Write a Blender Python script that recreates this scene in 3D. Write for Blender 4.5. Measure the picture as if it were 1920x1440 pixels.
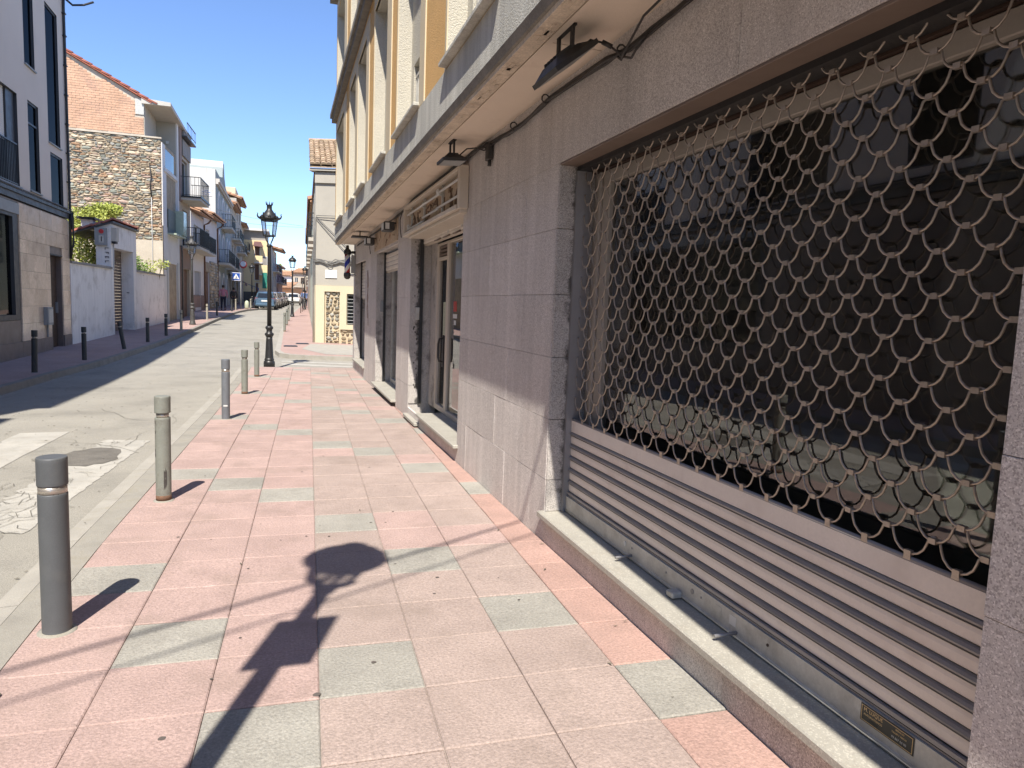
import bpy, math, random
from mathutils import Vector, Matrix
R = random.Random(7)
for o in list(bpy.data.objects): bpy.data.objects.remove(o)
S = bpy.context.scene
COL = S.collection
rad = math.radians

# ------------------------------------------------------------------ camera
YAW, PITCH, ROLL = rad(18.2346), rad(6.15217), rad(2.18222)
fw = Vector((math.sin(YAW)*math.cos(PITCH), math.cos(YAW)*math.cos(PITCH), -math.sin(PITCH)))
rt = Vector((math.cos(YAW), -math.sin(YAW), 0)); up = rt.cross(fw)
r2 = rt*math.cos(ROLL)+up*math.sin(ROLL); u2 = -rt*math.sin(ROLL)+up*math.cos(ROLL)
cd = bpy.data.cameras.new('camera'); cam = bpy.data.objects.new('camera', cd); COL.objects.link(cam)
mw = Matrix((r2, u2, -fw)).transposed().to_4x4(); mw.translation = Vector((0, 0, 1.5))
cam.matrix_world = mw
cd.sensor_width = 36; cd.lens = 1309.06/1920*36; cd.clip_start = .05; cd.clip_end = 3000
S.camera = cam

# ------------------------------------------------------------------ sky, sun, exposure
SAZ, SEL = 18.5, 54.7          # the light travels towards azimuth SAZ (from +Y to +X), sun elevation SEL
w = bpy.data.worlds.new('World'); S.world = w; w.use_nodes = True
nt = w.node_tree; bg = nt.nodes['Background']
sky = nt.nodes.new('ShaderNodeTexSky'); sky.sky_type = 'NISHITA'; sky.sun_disc = False
sky.sun_elevation = rad(SEL); sky.sun_rotation = rad(180+SAZ)
sky.air_density = .8; sky.dust_density = .1; sky.ozone_density = 1.6; sky.altitude = 60
tn = nt.nodes.new('ShaderNodeMix'); tn.data_type = 'RGBA'; tn.blend_type = 'MULTIPLY'; tn.inputs[0].default_value = 1; tn.inputs[7].default_value = (.68, .76, .90, 1)
nt.links.new(sky.outputs[0], tn.inputs[6]); nt.links.new(tn.outputs[2], bg.inputs[0]); bg.inputs[1].default_value = .118
sl = bpy.data.lights.new('sun', 'SUN'); sl.energy = 3.4; sl.angle = rad(.53); sl.color = (1, .93, .83)
sun = bpy.data.objects.new('sun', sl); COL.objects.link(sun); sun.location = (-10, -20, 30)
tv = Vector((math.sin(rad(SAZ))*math.cos(rad(SEL)), math.cos(rad(SAZ))*math.cos(rad(SEL)), -math.sin(rad(SEL))))
sun.rotation_euler = tv.to_track_quat('-Z', 'Y').to_euler()
S.view_settings.view_transform = 'Standard'; S.view_settings.look = 'None'
S.view_settings.exposure = 1.28; S.view_settings.gamma = 1; S.view_settings.use_curve_mapping = False
S.render.engine = 'CYCLES'; S.cycles.max_bounces = 8; S.cycles.diffuse_bounces = 5; S.cycles.transparent_max_bounces = 16
S.cycles.use_denoising = True

# ------------------------------------------------------------------ ground height along the street
KY = [-60, -5, 3, 9, 15, 19, 25, 30, 40, 50, 85, 150, 400, 900]
KZ = [.1, .03, 0, -.04, -.1, -.1, 0, .15, .40, .60, 1.0, 1.3, 1.45, 1.5]
def interp(x, X, Y):
    if x <= X[0]: return Y[0]
    for a in range(len(X)-1):
        if x <= X[a+1]: return Y[a]+(Y[a+1]-Y[a])*(x-X[a])/(X[a+1]-X[a])
    return Y[-1]
def gz(y): return interp(y, KY, KZ)

# ------------------------------------------------------------------ materials
MATS = {}
def mat(name, col, rough=.8, var=.12, scale=5, fine=.0, fscale=120, bump=.0, bscale=60, metal=0, spec=.5,
        stain=None, stain_amt=0, stain_scale=1.2, streak=0, speck=None, rnd=0, obj=False, coat=0, bdist=.01, soot=None):
    if name in MATS: return MATS[name]
    m = bpy.data.materials.new(name); m.use_nodes = True; MATS[name] = m
    n = m.node_tree.nodes; l = m.node_tree.links; b = n['Principled BSDF']
    b.inputs['Roughness'].default_value = rough; b.inputs['Metallic'].default_value = metal
    b.inputs['Specular IOR Level'].default_value = spec
    if coat: b.inputs['Coat Weight'].default_value = coat; b.inputs['Coat Roughness'].default_value = .05
    if obj: co = n.new('ShaderNodeTexCoord').outputs['Object']
    else: co = n.new('ShaderNodeNewGeometry').outputs['Position']
    def noise(sc, det=4, ro=.55, vec=None):
        t = n.new('ShaderNodeTexNoise'); t.inputs['Scale'].default_value = sc; t.inputs['Detail'].default_value = det
        t.inputs['Roughness'].default_value = ro; l.new(vec or co, t.inputs['Vector']); return t.outputs['Fac']
    def mp(v, a, b_, lo, hi):
        t = n.new('ShaderNodeMapRange'); t.inputs[1].default_value = a; t.inputs[2].default_value = b_
        t.inputs[3].default_value = lo; t.inputs[4].default_value = hi; l.new(v, t.inputs[0]); return t.outputs[0]
    def mix(f, A, B, kind='MIX'):
        t = n.new('ShaderNodeMix'); t.data_type = 'RGBA'; t.blend_type = kind
        if isinstance(f, float): t.inputs[0].default_value = f
        else: l.new(f, t.inputs[0])
        for i, v in ((6, A), (7, B)):
            if isinstance(v, tuple): t.inputs[i].default_value = (*v[:3], 1)
            else: l.new(v, t.inputs[i])
        return t.outputs[2]
    def gray(v):
        t = n.new('ShaderNodeCombineColor'); [l.new(v, t.inputs[i]) for i in range(3)]; return t.outputs[0]
    c = tuple(col)
    f = mp(noise(scale), .3, .7, 1-var, 1+var)
    c = mix(1.0, c, gray(f), 'MULTIPLY')
    if rnd:
        oi = n.new('ShaderNodeObjectInfo'); c = mix(1.0, c, gray(mp(oi.outputs['Random'], 0, 1, 1-rnd, 1+rnd)), 'MULTIPLY')
    if fine: c = mix(1.0, c, gray(mp(noise(fscale, 3, .7), .3, .7, 1-fine, 1+fine)), 'MULTIPLY')
    if speck:
        v = n.new('ShaderNodeTexVoronoi'); v.inputs['Scale'].default_value = speck[1]; l.new(co, v.inputs['Vector'])
        sp = n.new('ShaderNodeSeparateColor'); l.new(v.outputs['Color'], sp.inputs[0])
        c = mix(mp(sp.outputs[0], speck[2], speck[2]+.05, 0, speck[3]), c, speck[0])
        c = mix(mp(sp.outputs[1], .82, .86, 0, speck[3]*.8), c, tuple(min(1, x*1.7) for x in col))
    if stain: c = mix(mp(noise(stain_scale, 6, .65), .52, .68, 0, stain_amt), c, stain)
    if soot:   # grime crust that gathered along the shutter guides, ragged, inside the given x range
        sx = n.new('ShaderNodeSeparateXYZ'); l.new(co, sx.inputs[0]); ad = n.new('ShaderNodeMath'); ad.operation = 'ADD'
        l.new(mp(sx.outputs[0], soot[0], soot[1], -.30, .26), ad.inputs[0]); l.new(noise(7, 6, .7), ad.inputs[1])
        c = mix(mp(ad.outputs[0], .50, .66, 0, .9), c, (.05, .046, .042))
    if streak:
        mpg = n.new('ShaderNodeMapping'); mpg.inputs['Scale'].default_value = (9, 9, .5); l.new(co, mpg.inputs[0])
        c = mix(1.0, c, gray(mp(noise(1.0, 4, .6, mpg.outputs[0]), .35, .7, 1+streak*.3, 1-streak)), 'MULTIPLY')
    l.new(c, b.inputs['Base Color'])
    if bump:
        bp = n.new('ShaderNodeBump'); bp.inputs['Strength'].default_value = bump; bp.inputs['Distance'].default_value = bdist
        l.new(noise(bscale, 4, .6), bp.inputs['Height']); l.new(bp.outputs[0], b.inputs['Normal'])
    rr = mp(noise(scale*2.3), .3, .7, max(0, rough-.08), min(1, rough+.08)); l.new(rr, b.inputs['Roughness'])
    return m

def glassmat(name, tint=(.9, .95, .95), refl=1.0, rough=.02, base=.05, dust=0):
    if name in MATS: return MATS[name]
    m = bpy.data.materials.new(name); m.use_nodes = True; MATS[name] = m
    n = m.node_tree.nodes; l = m.node_tree.links; n.remove(n['Principled BSDF'])
    t = n.new('ShaderNodeBsdfTransparent'); t.inputs[0].default_value = (*tint, 1)
    g = n.new('ShaderNodeBsdfGlossy'); g.inputs['Roughness'].default_value = rough
    fr = n.new('ShaderNodeFresnel'); fr.inputs[0].default_value = 1.52
    nz = n.new('ShaderNodeTexNoise'); nz.inputs['Scale'].default_value = 1.3
    geo = n.new('ShaderNodeNewGeometry'); l.new(geo.outputs['Position'], nz.inputs['Vector'])
    bp = n.new('ShaderNodeBump'); bp.inputs['Strength'].default_value = .05; bp.inputs['Distance'].default_value = .02
    l.new(nz.outputs['Fac'], bp.inputs['Height']); l.new(bp.outputs[0], g.inputs['Normal'])
    ma = n.new('ShaderNodeMath'); ma.operation = 'MULTIPLY_ADD'; ma.inputs[1].default_value = refl; ma.inputs[2].default_value = base
    ma.use_clamp = True; l.new(fr.outputs[0], ma.inputs[0])
    mx = n.new('ShaderNodeMixShader'); l.new(ma.outputs[0], mx.inputs[0]); l.new(t.outputs[0], mx.inputs[1]); l.new(g.outputs[0], mx.inputs[2])
    out = mx.outputs[0]
    if dust:  # grey diffuse film: dust, plus veiling haze painted in to lighten dark glass
        df = n.new('ShaderNodeBsdfDiffuse'); df.inputs[0].default_value = (.42, .40, .36, 1); m3 = n.new('ShaderNodeMixShader')
        d2 = n.new('ShaderNodeTexNoise'); d2.inputs['Scale'].default_value = 2.1; d2.inputs['Detail'].default_value = 5; l.new(geo.outputs['Position'], d2.inputs['Vector'])
        dm = n.new('ShaderNodeMapRange'); dm.inputs[1].default_value = .3; dm.inputs[2].default_value = .75; dm.inputs[3].default_value = dust*.4; dm.inputs[4].default_value = dust*1.5; l.new(d2.outputs['Fac'], dm.inputs[0])
        l.new(dm.outputs[0], m3.inputs[0]); l.new(out, m3.inputs[1]); l.new(df.outputs[0], m3.inputs[2]); out = m3.outputs[0]
    l.new(out, n['Material Output'].inputs['Surface'])
    return m

M = dict(
    asphalt=mat('asphalt', (.29, .275, .238), .9, .08, 1.1, .42, 170, .5, 190, stain=(.14, .135, .12), stain_amt=.4, stain_scale=.8, bdist=.006),
    patch=mat('asphalt_patch', (.145, .135, .118), .9, .2, 5, .45, 150, .5, 160),
    tile_pink=mat('paving_pink', (.345, .272, .240), .88, .09, 3.2, .24, 88, 1.0, 80, rnd=.04, stain=(.235, .185, .155), stain_amt=.5, stain_scale=1.7, bdist=.006),
    tile_red=mat('paving_salmon', (.40, .262, .222), .88, .10, 3.2, .24, 88, 1.0, 80, rnd=.05, stain=(.27, .195, .165), stain_amt=.4, stain_scale=2.6, bdist=.006),
    tile_rose=mat('paving_rose', (.385, .278, .25), .88, .09, 3.2, .24, 88, 1.0, 80, rnd=.05, stain=(.26, .195, .165), stain_amt=.5, stain_scale=2.4, bdist=.006),
    tile_grey=mat('paving_grey', (.305, .292, .258), .88, .12, 3.2, .24, 88, 1.0, 80, rnd=.06, stain=(.21, .195, .17), stain_amt=.3, stain_scale=3, bdist=.006),
    mortar=mat('joint_mortar', (.36, .31, .27), .95, .2, 9, .2, 160),
    kerb=mat('kerb_concrete', (.335, .318, .28), .88, .1, 4, .14, 170, .35, 120, stain=(.28, .26, .2), stain_amt=.5, stain_scale=5),
    gutter=mat('kerb_band', (.285, .27, .235), .9, .14, 4, .16, 150, .35, 120, stain=(.22, .2, .15), stain_amt=.5, stain_scale=4),
    kerb_dark=mat('old_kerb', (.24, .22, .19), .9, .15, 4, .15, 120, .3, 100),
    dust=mat('kerb_dust', (.13, .115, .085), .95, .3, 14, .3, 120),
    far_pink=mat('far_paving', (.36, .25, .22), .88, .1, 1.2, .14, 22, .2, 40),
    paint=mat('road_paint', (.40, .385, .345), .85, .1, 4, .16, 120, .3, 120, stain=(.29, .27, .225), stain_amt=.5, stain_scale=5),
    paint_worn=mat('road_paint_worn', (.40, .385, .345), .85, .14, 4, .2, 120, .3, 120, stain=(.27, .25, .21), stain_amt=.65, stain_scale=8),
    crack=mat('tar_crack', (.16, .15, .125), .9),
    gum=mat('chewing_gum', (.10, .085, .075), .8),
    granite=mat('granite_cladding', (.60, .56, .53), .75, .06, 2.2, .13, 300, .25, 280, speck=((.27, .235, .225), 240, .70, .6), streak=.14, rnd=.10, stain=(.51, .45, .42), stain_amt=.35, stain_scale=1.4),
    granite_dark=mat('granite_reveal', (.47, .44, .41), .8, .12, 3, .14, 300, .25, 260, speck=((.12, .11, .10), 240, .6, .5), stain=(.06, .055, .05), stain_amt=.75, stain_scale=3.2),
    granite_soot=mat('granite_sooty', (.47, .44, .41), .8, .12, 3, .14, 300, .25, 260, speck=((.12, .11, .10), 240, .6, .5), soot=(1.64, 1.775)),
    marble=mat('sill_marble', (.36, .345, .30), .55, .08, 4, .08, 240, .1, 200, speck=((.3, .28, .25), 180, .8, .5), stain=(.3, .27, .22), stain_amt=.4, stain_scale=5),
    soffit=mat('soffit_plaster', (.70, .60, .49), .9, .05, 1.3, .05, 160, .08, 100, stain=(.50, .40, .31), stain_amt=.75, stain_scale=1.3),
    soffit_edge=mat('soffit_edge', (.60, .51, .40), .95, .15, 7, .2, 80, .9, 45, stain=(.38, .31, .24), stain_amt=.6, stain_scale=6),
    band=mat('grey_roughcast', (.54, .53, .475), .95, .08, 2, .16, 95, 1.0, 95, streak=.22, bdist=.01),
    edge=mat('slab_edge', (.20, .185, .16), .9, .2, 6, .2, 90, .4, 60),
    rough_white=mat('white_roughcast', (.52, .49, .41), .95, .05, 2, .12, 80, 1.0, 85, bdist=.012),
    ochre=mat('ochre_render', (.66, .40, .15), .93, .06, 2, .1, 90, .7, 90, stain=(.5, .3, .11), stain_amt=.3, stain_scale=2.5),
    cream=mat('cream_trim', (.60, .51, .35), .9, .04, 3, .05, 90, .2, 80),
    white=mat('white_paint', (.68, .655, .62), .85, .05, 1.5, .04, 60, .1, 40, stain=(.45, .42, .38), stain_amt=.25, stain_scale=1.3),
    white_wall=mat('limewash_wall', (.82, .785, .74), .9, .05, 1.1, .05, 60, .2, 30, stain=(.40, .36, .31), stain_amt=.45, stain_scale=1.9, streak=.10),
    alu=mat('cream_aluminium', (.55, .49, .41), .45, .05, 3, .03, 90, spec=.4),
    alu_shaded=mat('shaded_aluminium', (.40, .36, .31), .5, .06, 3, .04, 90),  # cream aluminium darkened: shadow behind the grille put into the colour
    dark_alu=mat('dark_aluminium', (.045, .047, .052), .45, .1, 3),
    white_alu=mat('white_aluminium', (.6, .6, .58), .5, .05, 3),
    galv=mat('galvanised_steel', (.50, .49, .45), .5, .12, 7, .10, 60, metal=.1, stain=(.22, .2, .17), stain_amt=.4, stain_scale=6),
    slat=mat('shutter_slat', (.76, .70, .63), .5, .05, 3, .04, 80, metal=0, stain=(.5, .42, .36), stain_amt=.35, stain_scale=5),
    slat_ridge=mat('shutter_ridge', (.27, .265, .27), .45, .1, 5, metal=.3),
    wire=mat('grille_wire', (.46, .40, .335), .38, .2, 30, .1, 200, metal=.6, stain=(.22, .14, .08), stain_amt=.5, stain_scale=30),
    brownwood=mat('brown_fascia', (.055, .032, .022), .6, .2, 5),
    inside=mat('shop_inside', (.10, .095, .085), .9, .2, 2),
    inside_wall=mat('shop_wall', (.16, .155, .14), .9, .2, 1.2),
    black=mat('black_iron', (.022, .022, .023), .42, .2, 5, .1, 90, .1, 80, spec=.5),
    blackplastic=mat('black_plastic', (.028, .026, .024), .55, .15, 8),
    lampgrey=mat('weathered_iron', (.06, .058, .054), .55, .25, 8, .15, 60),
    boll_dark=mat('bollard_anthracite', (.088, .094, .10), .55, .08, 8, .07, 200, .06, 150, stain=(.14, .14, .135), stain_amt=.35, stain_scale=7),
    boll_green=mat('bollard_faded_green', (.205, .213, .185), .62, .12, 9, .1, 120, .1, 90, stain=(.09, .075, .06), stain_amt=.6, stain_scale=9),
    boll_blue=mat('bollard_slate', (.135, .145, .16), .6, .1, 8, .08, 120, .1, 90),
    boll_pale=mat('bollard_pale', (.33, .31, .25), .7, .1, 8, .08, 120),
    boll_black=mat('bollard_black', (.035, .04, .042), .6, .1, 8),
    rust=mat('rust_stain', (.14, .075, .045), .9, .3, 30),
    steelring=mat('steel_ring', (.5, .46, .41), .3, .1, 20, metal=.7),
    brick=mat('hollow_brick', (.56, .345, .225), .9, .12, 1.5, .18, 14, .3, 40, stain=(.36, .22, .17), stain_amt=.5, stain_scale=1.3),
    mortar_light=mat('light_mortar', (.50, .44, .35), .95, .15, 3, .1, 40),
    stone_a=mat('stone_ochre', (.44, .355, .24), .92, .2, 4, .2, 20, .5, 20, rnd=.25),
    stone_b=mat('stone_grey', (.31, .30, .26), .92, .2, 4, .2, 20, .5, 20, rnd=.3),
    stone_c=mat('stone_buff', (.55, .46, .33), .92, .2, 4, .2, 20, .5, 20, rnd=.2),
    stone_d=mat('stone_rust', (.35, .22, .13), .92, .2, 4, .2, 20, .5, 20, rnd=.25),
    rubble_dark=mat('rubble_dark', (.21, .20, .165), .92, .2, 4, .2, 20, .5, 20, rnd=.3), rubble_brown=mat('rubble_brown', (.33, .27, .18), .92, .2, 4, .2, 20, .5, 20, rnd=.3),
    stone_e=mat('stone_green', (.30, .31, .25), .92, .2, 4, .2, 20, .5, 20, rnd=.3), stone_f=mat('stone_pink', (.47, .34, .27), .92, .2, 4, .2, 20, .5, 20, rnd=.2),
    stonemortar=mat('stone_mortar', (.36, .29, .20), .95, .2, 3, .2, 20, .4, 20),
    cream_mortar=mat('cream_pointing', (.55, .46, .32), .95, .1, 4, .1, 40, .3, 40),
    plaster=mat('buff_plaster', (.52, .46, .36), .92, .1, 2, .08, 30, .1, 30, stain=(.4, .34, .26), stain_amt=.5, stain_scale=.9),
    clad_stone=mat('polished_stone', (.74, .57, .42), .18, .12, 1.6, .12, 25, stain=(.40, .28, .20), stain_amt=.7, stain_scale=1.3, rnd=.14, spec=.5),
    plinth=mat('dark_plinth', (.17, .135, .12), .4, .12, 2, .1, 60),
    modern=mat('modern_render', (.62, .545, .475), .9, .03, 1, .03, 60, .05, 60),
    greyrend=mat('grey_render', (.42, .395, .34), .92, .05, 1, .05, 50, .1, 40, stain=(.35, .33, .28), stain_amt=.4, stain_scale=1.1),
    creamrend=mat('cream_render', (.60, .525, .37), .92, .04, 1, .04, 50, .1, 40),
    bluegrey=mat('blue_grey_render', (.30, .335, .32), .92, .06, 1, .05, 50),
    paleside=mat('pale_cladding', (.54, .54, .50), .85, .04, .6, .03, 30, stain=(.45, .45, .41), stain_amt=.4, stain_scale=.7, streak=.1),
    yellow=mat('yellow_render', (.74, .58, .33), .9, .06, 1, .05, 40),
    beige=mat('beige_render', (.45, .385, .30), .9, .08, 1, .05, 40),
    palegreen=mat('pale_green_render', (.40, .43, .36), .9, .06, 1, .05, 40),
    pinkrend=mat('dusty_pink_render', (.36, .25, .25), .9, .06, 1),
    orange=mat('orange_render', (.58, .33, .16), .9, .06, 1),
    brownpanel=mat('brown_cladding', (.26, .18, .145), .8, .15, 1.5, .1, 20),
    greypanel=mat('grey_cladding', (.27, .255, .235), .8, .12, 1.5, .1, 20),
    greenpanel=mat('green_glass_panel', (.40, .47, .36), .25, .05, 2),
    greygreen=mat('grey_green_door', (.15, .175, .16), .6, .08, 1),
    brownslat=mat('brown_slats', (.16, .12, .095), .6, .1, 3),
    terracotta=mat('terracotta', (.43, .24, .14), .9, .2, 2, .15, 20, .3, 25, rnd=.22, stain=(.30, .26, .17), stain_amt=.6, stain_scale=2),
    terracotta_old=mat('old_terracotta', (.40, .295, .20), .92, .2, 3, .2, 25, .4, 30, rnd=.3, stain=(.25, .22, .12), stain_amt=.7, stain_scale=3),
    redtile=mat('red_tile', (.36, .12, .075), .85, .15, 3, .1, 20, rnd=.15),
    concrete=mat('pale_concrete', (.50, .47, .41), .9, .08, 2, .06, 40, .1, 30),
    wood=mat('old_wood', (.17, .09, .055), .75, .2, 4),
    leaf=mat('leaf_yellow_green', (.34, .38, .075), .6, .35, 2.2, .2, 8),
    leaf2=mat('leaf_mid_green', (.20, .30, .07), .6, .35, 2.2, .2, 8),
    bark=mat('bark', (.12, .09, .06), .9, .2, 5),
    earth=mat('earth', (.22, .18, .12), .95, .2, 1),
    bluesign=mat('sign_blue', (.012, .07, .33), .5, .03, 2),
    signwhite=mat('sign_white', (.75, .75, .75), .5, .03, 2),
    signred=mat('sign_red', (.5, .03, .03), .5, .03, 2),
    signblack=mat('sign_black', (.02, .02, .02), .5, .03, 2),
    plaque_green=mat('plaque_black', (.012, .011, .009), .35, .1, 5),
    plaque_gold=mat('plaque_gold', (.80, .56, .27), .4, .1, 8),
    skin=mat('skin', (.40, .23, .16), .6, .05, 5), hair=mat('dark_hair', (.02, .016, .013), .6),
    pink=mat('pink_shirt', (.38, .17, .23), .85, .12, 9), navy=mat('navy_trousers', (.022, .028, .05), .9, .15, 9),
    darkcloth=mat('dark_clothes', (.035, .035, .045), .9, .15, 9), bluecloth=mat('blue_top', (.10, .16, .32), .9, .1, 9),
    carblue=mat('car_blue', (.10, .17, .25), .3, .02, 2, coat=.6, metal=.3), carwhite=mat('car_white', (.68, .68, .66), .3, .02, 2, coat=.5),
    carsilver=mat('car_silver', (.42, .40, .38), .3, .02, 2, coat=.5, metal=.4), cargrey=mat('car_grey', (.12, .13, .15), .3, .02, 2, coat=.5, metal=.3),
    cargreen=mat('car_green', (.03, .055, .045), .3, .02, 2, coat=.5), carglass=mat('car_glass', (.015, .018, .02), .05, .02, 2, spec=.8),
    tyre=mat('tyre', (.02, .02, .02), .85), rim=mat('rim', (.35, .35, .35), .35, metal=.7), tail=mat('tail_light', (.35, .02, .015), .25, .03, 3),
    plate=mat('number_plate', (.7, .7, .68), .5), awnblue=mat('blue_awning', (.03, .06, .2), .8, .1, 4), awnbrown=mat('brown_awning', (.12, .06, .055), .8, .1, 4),
    greencloth=mat('green_curtain', (.03, .22, .16), .8, .15, 5), cable=mat('cable_grey', (.16, .155, .145), .7, .15, 9),
    cableblack=mat('cable_black', (.025, .023, .022), .6, .15, 9), curtain=mat('pale_curtain', (.32, .34, .36), .8, .06, 3),
    redpaper=mat('red_poster', (.42, .05, .04), .6, .1, 9), stickergreen=mat('pale_sticker', (.46, .49, .36), .6, .05, 9), steelbox=mat('grey_box', (.27, .28, .28), .6, .08, 4),
    residue=mat('glue_residue', (.22, .15, .10), .9, .3, 30), woodsign=mat('peeled_board', (.46, .36, .26), .85, .15, 3, .15, 25, stain=(.42, .22, .13), stain_amt=.6, stain_scale=2.2),
    sootstain=mat('soot_stain', (.07, .062, .056), .95, .4, 14), brasshandle=mat('door_handle_black', (.03, .028, .026), .4, .1, 6),
)
M['glass'] = glassmat('shop_glass', (.62, .66, .62), 1.5, .012, .06, .04)
M['winglass'] = glassmat('window_glass', (.25, .28, .30), .5, .02, .02)
M['darkglass'] = glassmat('dark_glass', (.10, .12, .15), .2, .04, .0)
M['lampglass'] = glassmat('lantern_glass', (.93, .95, .96), .6, .05, .02)
M['railglass'] = glassmat('green_glass', (.35, .5, .44), 1.0, .05, .10)

# ------------------------------------------------------------------ mesh builder
class MB:
    def __init__(s): s.v = []; s.f = []; s.sm = []; s.mi = []
    def face(s, pts, sm=False, mi=0):
        b = len(s.v); s.v += [tuple(p) for p in pts]; s.f.append(tuple(range(b, b+len(pts)))); s.sm.append(sm); s.mi.append(mi)
    def hexa(s, p, mi=0):      # 8 points: bottom ring (4, counter-clockwise seen from above) then top ring
        b = len(s.v); s.v += [tuple(q) for q in p]
        for f in ((3, 2, 1, 0), (4, 5, 6, 7), (0, 1, 5, 4), (1, 2, 6, 5), (2, 3, 7, 6), (3, 0, 4, 7)):
            s.f.append(tuple(b+i for i in f)); s.sm.append(False); s.mi.append(mi)
        return s
    def box(s, x0, x1, y0, y1, z0, z1, mi=0):
        if x0 > x1: x0, x1 = x1, x0
        if y0 > y1: y0, y1 = y1, y0
        if z0 > z1: z0, z1 = z1, z0
        return s.hexa([(x0, y0, z0), (x1, y0, z0), (x1, y1, z0), (x0, y1, z0), (x0, y0, z1), (x1, y0, z1), (x1, y1, z1), (x0, y1, z1)], mi)
    def cbox(s, x0, x1, y0, y1, z0, z1, c=.004, mi=0):     # box with its edges chamfered (24 corner points)
        X = (x0, x1); Y = (y0, y1); Z = (z0, z1); b = len(s.v); idx = {}
        for i in (0, 1):
            for j in (0, 1):
                for k in (0, 1):
                    sx, sy, sz = (1, -1)[i]*c, (1, -1)[j]*c, (1, -1)[k]*c
                    for a, p in (('x', (X[i], Y[j]+sy, Z[k]+sz)), ('y', (X[i]+sx, Y[j], Z[k]+sz)), ('z', (X[i]+sx, Y[j]+sy, Z[k]))):
                        idx[i, j, k, a] = len(s.v); s.v.append(p)
        def q(*a): s.f.append(a); s.sm.append(False); s.mi.append(mi)
        g = idx
        for i in (0, 1): 
            t = [g[i, 0, 0, 'x'], g[i, 1, 0, 'x'], g[i, 1, 1, 'x'], g[i, 0, 1, 'x']]; q(*(t if i else t[::-1]))
            t = [g[0, i, 0, 'y'], g[1, i, 0, 'y'], g[1, i, 1, 'y'], g[0, i, 1, 'y']]; q(*(t[::-1] if i else t))
            t = [g[0, 0, i, 'z'], g[1, 0, i, 'z'], g[1, 1, i, 'z'], g[0, 1, i, 'z']]; q(*(t if i else t[::-1]))
        for i in (0, 1):
            for j in (0, 1):
                fl = (i+j) % 2
                t = [g[i, j, 0, 'x'], g[i, j, 0, 'y'], g[i, j, 1, 'y'], g[i, j, 1, 'x']]; q(*(t if not fl else t[::-1]))
                t = [g[i, 0, j, 'x'], g[i, 1, j, 'x'], g[i, 1, j, 'z'], g[i, 0, j, 'z']]; q(*(t if fl == 0 else t[::-1]))
                t = [g[0, i, j, 'y'], g[1, i, j, 'y'], g[1, i, j, 'z'], g[0, i, j, 'z']]; q(*(t if fl else t[::-1]))
        for i in (0, 1):
            for j in (0, 1):
                for k in (0, 1):
                    t = [g[i, j, k, a] for a in 'xyz']; q(*(t if (i+j+k) % 2 else t[::-1]))
        return s
    def prism(s, poly, z0, z1, ax='z', mi=0):
        def P(a, b, c): return {'z': (a, b, c), 'x': (c, a, b), 'y': (a, c, b)}[ax]
        b = len(s.v); n = len(poly)
        s.v += [P(a, q, z0) for a, q in poly]+[P(a, q, z1) for a, q in poly]
        s.f.append(tuple(b+n-1-i for i in range(n))); s.f.append(tuple(b+n+i for i in range(n))); s.sm += [False]*2; s.mi += [mi]*2
        for i in range(n):
            j = (i+1) % n; s.f.append((b+i, b+j, b+n+j, b+n+i)); s.sm.append(False); s.mi.append(mi)
        return s
    def tube(s, pts, r, n=6, cap=True, mi=0):
        pts = [Vector(p) for p in pts]; rs = r if isinstance(r, (list, tuple)) else [r]*len(pts)
        b = len(s.v); prev = None
        for i, p in enumerate(pts):
            d = (pts[min(i+1, len(pts)-1)]-pts[max(i-1, 0)]); d = d.normalized() if d.length > 1e-9 else Vector((0, 0, 1))
            if prev is None:
                a = Vector((0, 0, 1)) if abs(d.z) < .9 else Vector((1, 0, 0)); prev = d.cross(a).normalized()
            e = (prev-d*prev.dot(d)); e = e.normalized() if e.length > 1e-6 else d.orthogonal().normalized(); prev = e; g = d.cross(e)
            for k in range(n):
                t = 2*math.pi*k/n; s.v.append(tuple(p+(e*math.cos(t)+g*math.sin(t))*rs[i]))
        for i in range(len(pts)-1):
            for k in range(n):
                j = (k+1) % n; s.f.append((b+i*n+k, b+i*n+j, b+(i+1)*n+j, b+(i+1)*n+k)); s.sm.append(True); s.mi.append(mi)
        if cap:
            s.f.append(tuple(b+k for k in range(n))[::-1]); s.f.append(tuple(b+(len(pts)-1)*n+k for k in range(n))); s.sm += [False]*2; s.mi += [mi]*2
        return s
    def lathe(s, prof, c=(0, 0, 0), n=20, sm=True, mi=0, tilt=None):
        b = len(s.v)
        for r, z in prof:
            for k in range(n):
                t = 2*math.pi*(k+.5)/n; p = Vector((r*math.cos(t), r*math.sin(t), z))
                if tilt: p = tilt @ p
                s.v.append((c[0]+p.x, c[1]+p.y, c[2]+p.z))
        for i in range(len(prof)-1):
            for k in range(n):
                j = (k+1) % n; s.f.append((b+i*n+k, b+i*n+j, b+(i+1)*n+j, b+(i+1)*n+k)); s.sm.append(sm); s.mi.append(mi)
        s.f.append(tuple(b+k for k in range(n))[::-1]); s.f.append(tuple(b+(len(prof)-1)*n+k for k in range(n))); s.sm += [False]*2; s.mi += [mi]*2
        return s
    def xf(s, mtx, start=0):
        for i in range(start, len(s.v)): s.v[i] = tuple(mtx @ Vector(s.v[i]))
        return s
    def mesh(s, name, mats, org=(0, 0, 0)):
        me = bpy.data.meshes.new(name); ox, oy, oz = org
        me.from_pydata([(x-ox, y-oy, z-oz) for x, y, z in s.v], [], s.f)
        for m in (mats if isinstance(mats, (list, tuple)) else [mats]): me.materials.append(m)
        me.polygons.foreach_set('use_smooth', s.sm); me.polygons.foreach_set('material_index', s.mi); me.update()
        return me
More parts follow.
